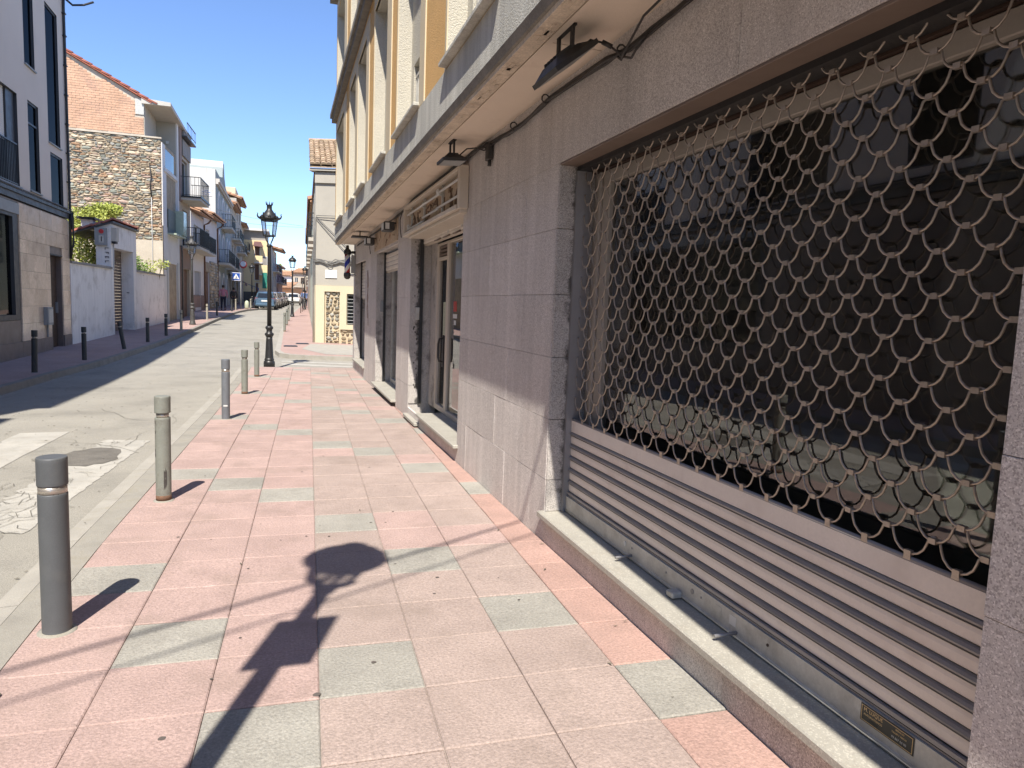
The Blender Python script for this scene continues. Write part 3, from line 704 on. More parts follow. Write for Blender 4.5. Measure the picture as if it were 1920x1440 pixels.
bd = MB(); bd.box(U-.012, U+.3, -8, YE, 2.955, 3.27); bd.obj('grey_band', M['band'], bld)
shade_slab = MB(); shade_slab.prism([(U+.05, 2.95), (1.14, 2.8), (1.105, 2.3), (1.07, .5), (1.07, -8), (U+.05, -8)], 2.90, 2.96)  # unseen slab widening, added to lower the shadow edge on wall and sill
shade_slab.obj('balcony_slab', M['edge'], bld)
# ---- upper storeys
NI = [(-6.6, -5.2), (-3.2, -1.7), (-.6, .75), (1.9, 3.15), (4.0, 5.41), (6.53, 7.9), (8.73, 10.03), (11.0, 12.26), (12.65, 13.82), (15.2, 17.25)]
DN = .15
holes = [(a, b, 3.31, 5.42, DN) for a, b in NI]+[(a, b, 6.2, 8.0, DN) for a, b in NI]
mb = MB(); FU.wall(mb, -8, YE, 3.27, 8.4, holes, d=0, depth=DN, mi=0, mir=1)
mb.face([(U, YE, 2.95), (9, YE, 2.95), (9, YE, 8.4), (U, YE, 8.4)])
mb.obj('wall', [M['ochre'], M['rough_white']], bld)
for (z0, z1) in ((3.275, 5.62), (6.08, 8.28)):
    for k, (a, b) in enumerate(NI):
        tr = MB(); pb = NI[k-1][1] if k else -8
        wn = {5: .24, 6: .36, 7: .36, 8: .385, 9: .62}.get(k, .24)
        FU.box(tr, a-wn, a-.001, -.02, .012, z0, z1-.2); FU.box(tr, b+.001, b+.055, -.02, .010, z0, z1-.2)
        FU.box(tr, a-wn, b+.055, -.02, .0115, z1-.2, z1-.002)
        tr.obj('trim', M['cream'], bld)
for (z0, z1) in ((3.31, 5.42), (6.2, 8.0)):
    for a, b in NI:
        rw = MB(); FU.wall(rw, a+.002, b-.002, z0, z1, [(a+.30, b-.16, z0, z0+.72, .16)], d=-DN+.004, depth=.16); rw.obj('niche_back', M['rough_white'], bld)
cn = MB(); cn.box(U-.10, U+.25, -8, YE+.03, 5.70, 5.80); cn.box(U-.14, U+.25, -8, YE+.05, 5.803, 5.90); cn.obj('cornice', M['edge'], bld)
cn = MB(); cn.box(U-.05, U+.25, -8, YE, 5.903, 6.06); cn.obj('cornice', M['band'], bld)
ea = MB(); ea.box(U-.16, 9, -8, YE+.12, 8.42, 8.60); ea.obj('eave', M['edge'], bld)
rf = MB(); rf.hexa([(U-.25, -8, 8.605), (9, -8, 8.605), (9, YE+.15, 8.605), (U-.25, YE+.15, 8.605), (4, -8, 9.6), (4.2, -8, 9.6), (4.2, YE, 9.6), (4, YE, 9.6)]); rf.obj('roof', M['terracotta'], bld)
for zi, (zb, zt) in enumerate(((3.30, 5.42), (6.18, 8.0))):
    for k, (a, b) in enumerate(NI):
        if b < -2: continue
        c = MB(); c.cbox(U-.065, U+.2, a-.02, b+.02, zb-.008, zb+.024, .005); c.obj('window_sill', M['band'], bld)
        wd = FU.win(bld, a+.31, b-.17, zb+.03, zb+.71, d=-DN-.08, fm=M['white_alu'], bar=.05, muls=1, curtain=M['inside'])
        rl = MB(); n = max(4, int((b-a-.5)/.085))
        FU.box(rl, a+.31, b-.17, -.19, -.165, zb+.60, zb+.63); FU.box(rl, a+.31, b-.17, -.19, -.165, zb+.05, zb+.08)
        for q in range(n+1):
            s_ = a+.33+(b-a-.52)*q/n; FU.box(rl, s_-.014, s_+.014, -.189, -.168, zb+.082, zb+.598)
        rl.obj('railing', M['galv'], bld)

# ---- the big shop window with its rolling grille
GX = 1.78
gr = MB()
gr.box(GX-.022, GX+.022, 1.2, 4.13, .212, .298)                          # bottom bar
gr.tube([(GX-.012, 1.2, .205), (GX-.012, 4.13, .205)], .014, 8)
shut = gr.obj('rolling_shutter', M['galv'], bld)
for a, b in ((4.118, 4.142), (1.192, 1.215)): c = MB(); c.box(GX-.045, GX+.05, a, b, .192, 2.368); c.obj('guide_rail', M['slat_ridge'], shut)
def slat_mesh(h, ridge=True):
    t = MB(); y0, y1 = 1.216, 4.117
    pr = [(.004, 0), (-.004, .006), (-.006, h*.45), (-.004, h-.030)]
    if ridge: pr += [(.002, h-.026), (-.011, h-.021), (-.015, h-.013), (-.011, h-.004), (.004, h)]
    else: pr += [(-.004, h)]
    for k in range(len(pr)-1):
        (a, za), (b, zb) = pr[k], pr[k+1]; m_ = 1 if ridge and k >= 3 else 0
        t.face([(a, y0, za), (a, y1, za), (b, y1, zb), (b, y0, zb)][::-1], sm=False, mi=m_)
    return t.mesh('slat', [M['slat'], M['slat_ridge']])
zz = [.298, .331, .414, .489, .570, .639, .723]
sm_ = slat_mesh(.0795)
h0 = MB(); h0.box(GX-.014, GX+.004, 1.216, 4.117, .298, .306); h0.box(GX-.018, GX-.002, 1.216, 4.117, .312, .326); h0.obj('slat', M['slat_ridge'], shut)
for z in (.326, .4055, .485, .5645, .644): inst('slat', sm_, (GX, 0, z), shut)
tp = MB(); tp.box(GX-.008, GX+.004, 1.216, 4.117, .7235, .797); tp.tube([(GX, 1.216, .803), (GX, 4.117, .803)], .009, 8, mi=1); tp.obj('slat', [M['slat'], M['slat_ridge']], shut)
# wire links: each a hanging loop with the clip at its foot
def link_pts(w2=.080, h=.0635):
    return [(-w2, h+.004), (-w2+.013, h+.003), (-w2+.0195, h-.006), (-w2+.024, h-.022), (-.047, .022), (-.030, .0065), (-.014, .0005), (0, -.002),
            (.014, .0005), (.030, .0065), (.047, .022), (w2-.024, h-.022), (w2-.0195, h-.006), (w2-.013, h+.003), (w2, h+.004)]
def link(mb, y, z, foot=False):
    mb.tube([(GX+(.004 if i in (0, 1, 13, 14) else -.003), y+a, z+b) for i, (a, b) in enumerate(link_pts())], .0040, 5, cap=False)
    if foot: mb.hexa([(GX-.010, y-.013, z-.020), (GX-.007, y-.013, z-.020), (GX-.007, y+.013, z-.020), (GX-.010, y+.013, z-.020), (GX-.010, y-.010, z+.006), (GX-.007, y-.010, z+.006), (GX-.007, y+.010, z+.006), (GX-.010, y+.010, z+.006)])
    mb.hexa([(GX-.0105, y-.0115, z-.008), (GX+.004, y-.0115, z-.008), (GX+.004, y+.0115, z-.008), (GX-.0105, y+.0115, z-.008), (GX-.0105, y-.0115, z+.0085), (GX+.004, y-.0115, z+.0085), (GX+.004, y+.0115, z+.0085), (GX-.0105, y+.0115, z+.0085)])
lk = MB(); link(lk, 0, 0); lm = lk.mesh('wire_link', M['wire'], (GX, 0, 0))
lf = MB(); link(lf, 0, 0, True); lfm = lf.mesh('wire_link', M['wire'], (GX, 0, 0))
spots = []
for r_ in range(26):
    z = .820+r_*.0635; off = .080 if r_ % 2 else 0
    for k in range(20):
        y = 1.388-.16+off+k*.16
        if 1.24 < y < 4.06 and z < 2.40: spots.append((y, z, r_ == 0))
spots.sort(key=lambda q: q[0]); resto = MB()
for q, (y, z, ft) in enumerate(spots):
    yj, zj = y+R.uniform(-.0025, .0025), z+R.uniform(-.0025, .0025)
    if q < 297: inst('wire_link', lfm if ft else lm, (GX, yj, zj), shut, (R.uniform(-.035, .035), 0, R.uniform(-.06, .06)))
    else: link(resto, yj, zj, ft)
resto.obj('wire_link', M['wire'], shut, kind='stuff')
# latches and screws along the bottom bar
for y, dx in ((3.2, .09), (2.29, .10)):
    c = MB(); c.tube([(GX-.02, y, .222), (GX-.02-dx, y+.01, .214)], .0075, 8); c.obj('bolt', M['slat_ridge'], shut)
c = MB(); c.cbox(GX-.075, GX-.02, 2.70, 2.755, .195, .225, .005); c.obj('lock', M['galv'], shut)
for y, rr, mm in ((2.62, .012, 'slat_ridge'), (3.28, .014, 'white_alu'), (2.85, .005, 'slat_ridge'), (2.55, .005, 'slat_ridge'), (2.1, .006, 'brownwood'), (3.2, .005, 'slat_ridge')):
    c = MB(); c.lathe([(rr, 0), (rr, .003)], (0, 0, 0), 10); c.xf(Matrix.Translation((GX-.022, y, .262)) @ Matrix.Rotation(-math.pi/2, 4, 'Y')); c.obj('screw' if rr < .01 else 'cover_disc', M[mm], shut)
for y in (2.42, 2.32): c = MB(); c.box(GX-.0232, GX-.022, y-.022, y+.022, .24, .28); c.obj('sticker', M['galv'] if y > 2.4 else M['white_alu'], shut)
# maker's plaque
PX = GX-.0225; py0, py1, pz0, pz1 = 1.445, 1.645, .2395, .2965
pl = MB(); pl.cbox(PX-.002, PX, py0, py1, pz0, pz1, .001); plq = pl.obj('maker_plaque', M['plaque_green'], bld)
bdx = MB()
for a, b, c, e in ((py0+.005, py1-.005, pz0+.004, pz0+.0055), (py0+.005, py1-.005, pz1-.0055, pz1-.004), (py0+.0045, py0+.006, pz0+.0055, pz1-.0055), (py1-.006, py1-.0045, pz0+.0055, pz1-.0055)): bdx.box(PX-.0027, PX-.002, a, b, c, e)
bdx.obj('border', M['plaque_gold'], plq)
def ptext(s_, size, y, z, m, sx=1): return text('lettering', s_, size, (PX-.0024, y, z), (0, -1, 0), (0, 0, 1), m, plq, sx, .0003)
ptext('M. LUQUE', .0165, 1.595, .281, M['plaque_gold'], .95); ptext('AUTOMATISMOS', .0095, 1.595, .2655, M['plaque_gold'], .95)
ptext('PUERTAS', .008, 1.592, .2535, M['boll_black'])
ptext('SERVICIO', .008, 1.495, .2835, M['plaque_gold'], .9); ptext('TALLER Y VENTAS', .0075, 1.497, .272, M['plaque_gold'], .85); ptext('93 867 04 90', .0105, 1.497, .256, M['white_alu'], .9)
# shop window behind the grille
WX = 1.90
sw = MB()
for a, b, c, e in ((3.93, 4.155, .19, 2.36), (1.19, 1.3, .19, 2.36), (1.3, 3.93, 2.285, 2.36), (1.3, 3.93, .19, .30)): sw.cbox(WX-.03, WX+.03, a, b, c, e, .004)
sw.cbox(WX-.05, WX-.032, 4.02, 4.05, .19, 2.355, .003)
shopw = sw.obj('shop_window', M['alu_shaded'], bld)
c = MB(); c.box(WX-.003, WX+.003, 1.28, 3.95, .28, 2.30); c.obj('pane', M['glass'], shopw)
c = MB(); c.box(WX-.05, WX+.02, 1.2, 4.155, 2.362, 2.407); c.obj('fascia_board', M['brownwood'], bld)
# shop room behind the glass
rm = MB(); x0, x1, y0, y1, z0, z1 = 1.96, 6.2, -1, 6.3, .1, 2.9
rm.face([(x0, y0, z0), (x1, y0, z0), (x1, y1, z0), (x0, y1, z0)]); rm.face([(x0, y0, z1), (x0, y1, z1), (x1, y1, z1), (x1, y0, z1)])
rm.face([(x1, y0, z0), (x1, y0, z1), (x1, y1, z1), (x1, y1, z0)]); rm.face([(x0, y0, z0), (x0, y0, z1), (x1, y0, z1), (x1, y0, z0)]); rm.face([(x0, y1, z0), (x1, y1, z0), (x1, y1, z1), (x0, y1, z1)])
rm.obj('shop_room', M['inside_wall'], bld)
# grille box gap: the lintel's metal lip
c = MB(); c.cbox(D+.003, D+.12, 1.2, 4.15, 2.396, 2.4085, .002); c.obj('lintel_lip', M['brownslat'], bld)
c = MB(); c.box(D+.121, 1.845, 1.2, 4.15, 2.37, 2.4085); c.obj('roller_box', M['black'], bld)  # solid black block: the shade of the roller gap put into its colour

# ---- shop doorway (second opening)
DX = 1.94
dr = MB()
dr.cbox(DX-.035, DX+.035, 9.12, 9.47, .15, 2.42, .003)                       # stained side panel
dr.obj('door_side_panel', M['granite_dark'], bld)
fr_ = MB()
for a, b, c, e in ((9.03, 9.12, .15, 2.30), (8.42, 8.54, .15, 2.30), (8.54, 9.03, 2.08, 2.12), (8.54, 9.03, .15, .22), (8.54, 9.03, 2.27, 2.30), (6.62, 8.42, .15, .21), (6.62, 8.42, 2.27, 2.30), (6.6, 6.66, .21, 2.27)): fr_.cbox(DX-.03, DX+.03, a, b, c, e, .003)
door = fr_.obj('shop_door', M['alu'], bld)
c = MB(); c.box(DX-.004, DX+.004, 8.53, 9.04, .21, 2.09); c.obj('pane', M['glass'], door)
c = MB(); c.box(DX-.004, DX+.004, 6.63, 8.43, .2, 2.28); c.obj('pane', M['glass'], door)
c = MB()
for k in range(3): c.box(DX-.02, DX+.02, 8.545, 9.025, 2.135+k*.047, 2.165+k*.047)
c.obj('vent_grille', M['brownslat'], door)
hd = MB(); hd.tube([(DX-.03, 8.60, .80), (DX-.085, 8.60, .81), (DX-.095, 8.62, .86), (DX-.095, 8.62, 1.02), (DX-.085, 8.60, 1.09), (DX-.03, 8.60, 1.10)], .013, 8)
hd.box(DX-.045, DX-.03, 8.57, 8.63, .74, 1.14); hd.obj('handle', M['brasshandle'], door)
sk = MB(); sk.box(DX-.0062, DX-.005, 8.62, 8.78, 1.13, 1.55); sto = sk.obj('door_sticker', M['stickergreen'], door)
text('lettering', 'PERRUQUERIA', .058, (DX-.0068, 8.70, 1.34), (0, 0, 1), (0, 1, 0), M['plinth'], door, .98, .0003)
pp = MB(); pp.box(DX-.0065, DX-.005, 8.06, 8.22, 1.44, 1.56); pp.obj('poster', M['redpaper'], door)
pp = MB(); pp.box(DX-.0065, DX-.005, 8.03, 8.23, 1.36, 1.41); pp.box(DX-.0065, DX-.005, 8.08, 8.18, 1.28, 1.335); pp.obj('poster', M['white_alu'], door)
# rolled-up shutter box over the door: slats and dangling bits
sb = MB(); sb.box(1.80, 1.86, 6.62, 9.48, 2.30, 2.315); shb = sb.obj('rolled_shutter', M['alu'], bld)
for k in range(3):
    c = MB(); c.cbox(1.79, 1.81, 6.62, 9.48, 2.318+k*.036, 2.350+k*.036, .006); c.obj('slat', M['slat'], shb)
for y in (6.75, 6.9, 7.05, 7.3, 7.95): c = MB(); c.box(1.785, 1.789, y, y+.05, 2.335, 2.385); c.obj('paper_label', M['white_alu'], shb)
for y in (7.4, 7.9, 8.4): c = MB(); c.tube([(1.79, y, 2.31), (1.775, y+.12, 2.297), (1.78, y+.28, 2.303)], .010, 5); c.obj('strap', M['brownslat'], shb)
gd = MB(); gd.box(1.755, 1.80, 9.462, 9.482, .15, 2.42); gd.obj('guide_rail', M['black'], bld)
c = MB(); c.cbox(1.700, 1.755, 9.455, 9.484, 1.30, 1.47, .006); c.obj('doorbell_box', M['galv'], bld)
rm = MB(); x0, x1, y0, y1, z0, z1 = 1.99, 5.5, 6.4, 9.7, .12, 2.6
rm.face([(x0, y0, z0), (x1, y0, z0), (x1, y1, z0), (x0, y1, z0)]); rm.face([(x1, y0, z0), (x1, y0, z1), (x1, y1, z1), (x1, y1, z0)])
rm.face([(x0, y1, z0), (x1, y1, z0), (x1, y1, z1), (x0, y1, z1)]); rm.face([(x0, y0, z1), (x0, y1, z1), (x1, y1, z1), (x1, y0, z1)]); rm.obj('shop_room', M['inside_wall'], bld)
# ---- third and fourth openings: half-raised shutters over glass doors
for (a, b, zb, zt, zs, lb) in ((10.6, 13.15, .05, 2.44, 2.10, 0), (15.0, 17.25, .16, 2.47, 1.62, 1)):
    fr_ = MB(); X = 1.93
    for s0, s1, c, e in ((b-.12, b-.03, zb, zs), (a+.03, a+.1, zb, zs), ((a+b)/2-.04+.5, (a+b)/2+.04+.5, zb, zs), (a+.1, b-.12, zb, zb+.08)): fr_.cbox(X-.03, X+.03, s0, s1, c, e, .003)
    dd = fr_.obj('shop_door', M['galv'], bld)
    c = MB(); c.box(X-.004, X+.004, a+.05, b-.05, zb+.04, zs); c.obj('pane', M['glass'], dd)
    ro = MB(); ro.box(1.80, 1.84, a+.02, b-.02, zs-.03, zs); rs = ro.obj('rolled_shutter', M['alu'], bld)
    n = int((zt-zs)/.075)
    for k in range(n): c = MB(); c.cbox(1.79, 1.81, a+.02, b-.02, zs+k*.075+.003, zs+(k+1)*.075-.004, .008); c.obj('slat', M['slat'], rs)
    gd = MB(); gd.box(1.757, 1.80, b-.035, b-.012, zb, zt); gd.obj('guide_rail', M['black'], bld)
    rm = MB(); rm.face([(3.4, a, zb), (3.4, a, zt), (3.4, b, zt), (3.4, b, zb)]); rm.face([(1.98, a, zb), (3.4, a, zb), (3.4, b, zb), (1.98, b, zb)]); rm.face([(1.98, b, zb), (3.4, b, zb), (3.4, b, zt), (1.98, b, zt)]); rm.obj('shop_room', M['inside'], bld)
    if not lb:
        pp = MB()
        for z in (1.30, 1.38, 1.46): pp.box(X-.0065, X-.005, 11.0, 11.14, z, z+.06)
        pp.obj('paper_label', M['white_alu'], dd)
        c = MB(); c.cbox(1.70, 1.755, 13.10, 13.135, 1.35, 1.56, .006); c.obj('doorbell_box', M['steelbox'], bld)
# peeled scissors-like emblem on the pillar between the last two doors
em = MB()
for pts_ in ([(14.55, 2.16), (14.43, 2.02), (14.40, 1.86), (14.52, 1.80), (14.62, 1.93), (14.55, 2.16)], [(14.52, 1.78), (14.46, 1.6), (14.60, 1.38), (14.45, 1.2)], [(14.45, 1.78), (14.60, 1.62), (14.40, 1.30), (14.36, 1.05)]):
    em.tube([(D+.002, a, b) for a, b in pts_], .012, 5)
em.obj('emblem', M['brownpanel'], bld)

# =================================================================== FIXTURES ON THE RIGHT BUILDING
def flood(x, y, z, yaw, tilt, size, label):
    """floodlight hung from the soffit on a U bracket; tilt about the street axis"""
    t = thing('floodlight', label, 'floodlight', (x, y, z), 'floodlights under the overhang')
    w2, l2 = size/2, size*.40
    b = MB(); hw = w2*.55
    for s_ in (-1, 1): b.box(x-.006, x+.006, y+s_*hw-.016, y+s_*hw+.016, z-.155, z)
    b.box(x-.016, x+.016, y-hw-.016, y+hw+.016, z-.006, z+.012); b.obj('bracket', M['blackplastic'], t)
    m = Matrix.Translation((x, y, z-.165)) @ Matrix.Rotation(yaw, 4, 'Z') @ Matrix.Rotation(tilt, 4, 'Y')
    h = MB()
    h.hexa([(-l2, -w2, -.012), (l2, -w2, -.012), (l2, w2, -.012), (-l2, w2, -.012), (-l2, -w2, .012), (l2, -w2, .012), (l2, w2, .012), (-l2, w2, .012)])
    h.hexa([(-l2*.92, -w2*.92, .0121), (l2*.92, -w2*.92, .0121), (l2*.92, w2*.92, .0121), (-l2*.92, w2*.92, .0121), (-l2*.5, -w2*.6, .045), (l2*.5, -w2*.6, .045), (l2*.5, w2*.6, .045), (-l2*.5, w2*.6, .045)])
    for k in range(5): yy = -w2*.5+k*w2*.25; h.hexa([(-l2*.45, yy-.004, .0451), (l2*.45, yy-.004, .0451), (l2*.45, yy+.004, .0451), (-l2*.45, yy+.004, .0451), (-l2*.4, yy-.003, .06), (l2*.4, yy-.003, .06), (l2*.4, yy+.003, .06), (-l2*.4, yy+.003, .06)])
    h.xf(m); hd = h.obj('lamp_head', M['blackplastic'], t)
    g = MB(); g.box(-l2*.88, l2*.88, -w2*.88, w2*.88, -.0145, -.0125); g.xf(m); g.obj('lens', M['steelbox'], hd)
    return t
flood(1.34, 3.42, 2.893, 0, rad(-38), .33, 'large black floodlight under the overhang beside the rolling grille')
flood(1.36, 6.0, 2.893, 0, rad(-4), .26, 'small black floodlight under the overhang in front of the shop sign box')
def wall_flood(y, z, lbl, flip):
    t = thing('floodlight', lbl, 'floodlight', (D, y, z), 'square wall floodlights beside the far shop door')
    b = MB(); b.tube([(D, y, z+.05), (D-.08, y, z+.06), (D-.11, y, z)], .012, 6); b.obj('bracket', M['blackplastic'], t)
    h = MB(); h.cbox(D-.22, D-.06, y-.16, y+.16, z-.075, z+.055, .012); hd = h.obj('lamp_head', M['blackplastic'], t)
    g = MB(); g.box(D-.2, D-.14, y-.163, y-.1605, z-.055, z+.035); g.box(D-.2225, D-.2205, y-.12, y+.12, z-.06, z+.04); g.obj('lens', M['white_alu'], hd)
wall_flood(10.75, 2.66, 'black box floodlight on the wall nearer the shop sign box', 0)
wall_flood(13.15, 2.63, 'black box floodlight on the wall nearer the barber pole', 1)
c = thing('floodlight', 'slim black floodlight hanging under the overhang by the barber pole', 'floodlight', (1.42, 14.2, 2.89))
b = MB(); b.box(1.41, 1.43, 14.18, 14.22, 2.80, 2.893); b.obj('bracket', M['blackplastic'], c)
b = MB(); b.cbox(1.26, 1.56, 14.05, 14.35, 2.77, 2.80, .006); b.obj('lamp_head', M['blackplastic'], c)

# cables under the overhang
cb = thing('cable_bundle', 'bundle of old black cables along the top of the granite wall', 'cables', (1.6, 3, 2.83))
path = [(-4, 2.85), (1, 2.845), (2.3, 2.83), (2.8, 2.80), (3.23, 2.785), (3.5, 2.81), (4.3, 2.835), (4.8, 2.80), (5.2, 2.81), (5.65, 2.825), (6.0, 2.865), (6.6, 2.862), (8, 2.86), (9.4, 2.86), (10.2, 2.80), (11.5, 2.80), (13, 2.79), (15, 2.80), (17, 2.80)]
for k in range(6):
    pts = []; ox = R.uniform(-.012, .012); oz = R.uniform(-.018, .018)
    for (a, za), (b_, zb_) in zip(path[:-1], path[1:]):
        n = max(2, int((b_-a)/.35))
        for q in range(n):
            t = q/n; pts.append((1.600+ox+R.uniform(-.006, .006), a+(b_-a)*t, za+(zb_-za)*t+oz+R.uniform(-.010, .008)))
    c = MB(); c.tube(pts, R.choice([.006, .009, .0075]), 5); c.obj('cable', M['cableblack'] if k % 3 else M['blackplastic'], cb)
for y, z in ((3.28, 2.79), (4.35, 2.84), (5.0, 2.82), (5.7, 2.82), (1.6, 2.85)):
    c = MB(); c.tube([(1.585+.025*math.cos(t), y, z+.027*math.sin(t)) for t in [q*.7 for q in range(10)]], .005, 4); c.obj('cable_tie', M['blackplastic'], cb)
c = MB(); c.tube([(1.61, 2.1, 2.885), (1.52, 2.5, 2.86), (1.50, 2.9, 2.80), (1.53, 3.15, 2.72), (1.585, 3.28, 2.745), (1.60, 3.36, 2.79)], .006, 5); c.obj('loose_cable', M['cableblack'], cb)
c = MB(); c.tube([(1.40, 3.40, 2.80), (1.45, 3.36, 2.845), (1.52, 3.32, 2.825), (1.565, 3.3, 2.79), (1.60, 3.28, 2.785)], .006, 5); c.tube([(1.50, 3.33, 2.834), (1.545, 3.31, 2.81)], .012, 6); c.obj('lamp_lead', M['cableblack'], cb)
c = MB(); c.tube([(1.585, 3.28, 2.76), (1.56, 3.12, 2.70), (1.53, 3.02, 2.70), (1.56, 2.98, 2.75), (1.60, 3.05, 2.79)], .006, 5); c.obj('loose_cable', M['cableblack'], cb)
c = MB(); c.tube([(1.42, 5.98, 2.78), (1.47, 5.93, 2.83), (1.53, 5.86, 2.83), (1.58, 5.78, 2.80), (1.60, 5.7, 2.80)], .006, 5); c.obj('lamp_lead', M['cableblack'], cb)
c = MB(); c.cbox(1.575, 1.618, 5.62, 5.72, 2.70, 2.83, .006); c.tube([(1.60, 5.67, 2.70), (1.60, 5.67, 2.655)], .016, 6); c.obj('junction_box', M['blackplastic'], cb)
for y in (10.1, 13.9): c = MB(); c.tube([(1.60, y, 2.82), (1.58, y+.1, 2.70), (1.60, y+.2, 2.60), (1.61, y+.15, 2.46)], .007, 5); c.obj('loose_cable', M['cableblack'], cb)

# gutted light-box sign over the shop door
sg = thing('shop_sign', 'gutted cream light box sign over the glass shop door, letters gone', 'shop sign', (1.58, 8, 2.4))
y0, y1, z0, z1, xf, xb = 6.42, 9.62, 2.405, 2.80, 1.535, 1.622
fm = MB()
fm.cbox(xf, xb, y0, y0+.09, z0, z1, .005); fm.cbox(xf, xb, y1-.07, y1, z0, z1, .005); fm.cbox(xf, xb, y0+.09, y1-.07, z1-.035, z1, .004)
fm.cbox(xf-.012, xb, y0+.09, y1-.07, z0, z0+.045, .005); fm.obj('frame', M['alu'], sg)
fm = MB(); fm.box(xf+.02, xb, y0+.03, y0+.06, z0-.03, z0); fm.cbox(xf+.03, 1.80, y0+.08, y1-.3, z0-.035, z0-.004, .003); fm.obj('underside', M['alu'], sg)
fm = MB(); fm.box(xb-.012, xb-.004, y0+.09, y1-.07, z0+.045, z1-.035); bp_ = fm.obj('back_panel', M['woodsign'], sg)
for z, a, b_ in ((2.70, 6.5, 7.5), (2.685, 7.45, 9.5), (2.545, 6.5, 7.6), (2.535, 7.55, 8.4), (2.49, 8.4, 9.5)):
    c = MB(); c.tube([(xf+.035, a, z), (xf+.035, b_, z)], .013, 8); c.obj('lamp_tube', M['white_alu'], sg)
for y in (7.42, 8.42, 9.3): c = MB(); c.box(xf+.05, xb-.013, y-.02, y+.02, z0+.05, z1-.04); c.box(xf+.03, xf+.05, y-.03, y+.03, 2.655, 2.715); c.obj('tube_holder', M['galv'], sg)
rs_ = MB()
for yc in (6.9, 8.0, 9.0):
    for q in range(11):
        a = yc+R.uniform(-.25, .25); z = R.uniform(2.53, 2.66); rs_.tube([(xb-.014, a, z), (xb-.02, a+R.uniform(-.09, .09), z+R.uniform(-.07, .07)), (xb-.016, a+R.uniform(-.12, .12), z+R.uniform(-.07, .07))], .008, 4)
for yc in (7.42, 8.42): rs_.box(xb-.02, xb-.0125, yc-.05, yc+.02, 2.50, 2.64)
rs_.obj('glue_residue', M['residue'], sg, kind='stuff')
for y in (7.5, 9.35): c = MB(); c.lathe([(.02, -.03), (.03, 0), (.02, .03)], (xf+.03, y, 2.71 if y < 8 else 2.52), 8); c.obj('lamp_socket', M['white_alu'], sg)
# peeled wooden sign board further on
sg = thing('shop_sign', 'peeled wooden sign board over the far shop door', 'shop sign', (1.6, 12, 2.45))
for k, (a, b_) in enumerate(((10.62, 11.3), (11.3, 12.0), (12.0, 12.7), (12.7, 13.4))): c = MB(); c.cbox(1.606, 1.622, a+.003, b_-.003, 2.455, 2.83, .003); c.obj('board', M['woodsign'], sg)
c = MB()
for q in range(14): y = R.uniform(10.7, 13.3); z = R.uniform(2.5, 2.75); c.tube([(1.604, y, z), (1.603, y+R.uniform(-.3, .3), z+R.uniform(-.1, .1))], .006, 4)
c.obj('glue_residue', M['residue'], sg, kind='stuff')
# barber pole
BX, BY = 1.44, 17.25
bp = thing('barber_pole', 'red, white and blue barber pole on the end pillar of the building', 'barber pole', (BX, BY, 2.05))
m = bpy.data.materials.new('barber_stripes'); m.use_nodes = True; n = m.node_tree.nodes; l = m.node_tree.links
tc = n.new('ShaderNodeTexCoord'); sep = n.new('ShaderNodeSeparateXYZ'); l.new(tc.outputs['Object'], sep.inputs[0])
at = n.new('ShaderNodeMath'); at.operation = 'ARCTAN2'; l.new(sep.outputs[1], at.inputs[0]); l.new(sep.outputs[0], at.inputs[1])
m1 = n.new('ShaderNodeMath'); m1.operation = 'MULTIPLY_ADD'; m1.inputs[1].default_value = -1/(2*math.pi); l.new(at.outputs[0], m1.inputs[0])
m2 = n.new('ShaderNodeMath'); m2.operation = 'MULTIPLY_ADD'; m2.inputs[1].default_value = 1.9; m2.inputs[2].default_value = .12; l.new(sep.outputs[2], m2.inputs[0]); l.new(m2.outputs[0], m1.inputs[2])
fr2 = n.new('ShaderNodeMath'); fr2.operation = 'FRACT'; l.new(m1.outputs[0], fr2.inputs[0])
rp = n.new('ShaderNodeValToRGB'); rp.color_ramp.interpolation = 'CONSTANT'; e = rp.color_ramp.elements
e[0].color = (.03, .05, .35, 1); e[0].position = 0; e[1].position = .27; e[1].color = (.7, .7, .68, 1)
for p_, c_ in ((.5, (.5, .05, .05, 1)), (.77, (.7, .7, .68, 1))): q = e.new(p_); q.color = c_
l.new(fr2.outputs[0], rp.inputs[0]); l.new(rp.outputs[0], n['Principled BSDF'].inputs['Base Color']); n['Principled BSDF'].inputs['Roughness'].default_value = .25
c = MB(); c.lathe([(.066, .15), (.066, .58)], (BX, BY, 2.05), 20); c.obj('striped_cylinder', m, bp)
c = MB(); c.lathe([(.03, 0), (.07, .03), (.085, .09), (.08, .148)], (BX, BY, 2.05), 14); c.obj('lower_cap', M['lampgrey'], bp)
c = MB(); c.lathe([(.08, .582), (.088, .64), (.075, .69), (.04, .72), (.03, .80)], (BX, BY, 2.05), 14); c.obj('upper_cap', M['black'], bp)
for z in (2.15, 2.69): c = MB(); c.tube([(BX+.06, BY, z), (D, BY+.02, z)], .022, 8); c.lathe([(.045, -.03), (.045, .03)], (D-.04, BY+.02, z), 10); c.obj('bracket', M['white_alu'] if z < 2.4 else M['black'], bp)
c = MB(); c.box(D-.09, D-.005, BY-.09, BY+.09, 2.2, 2.62); c.obj('control_box', M['steelbox'], bp)

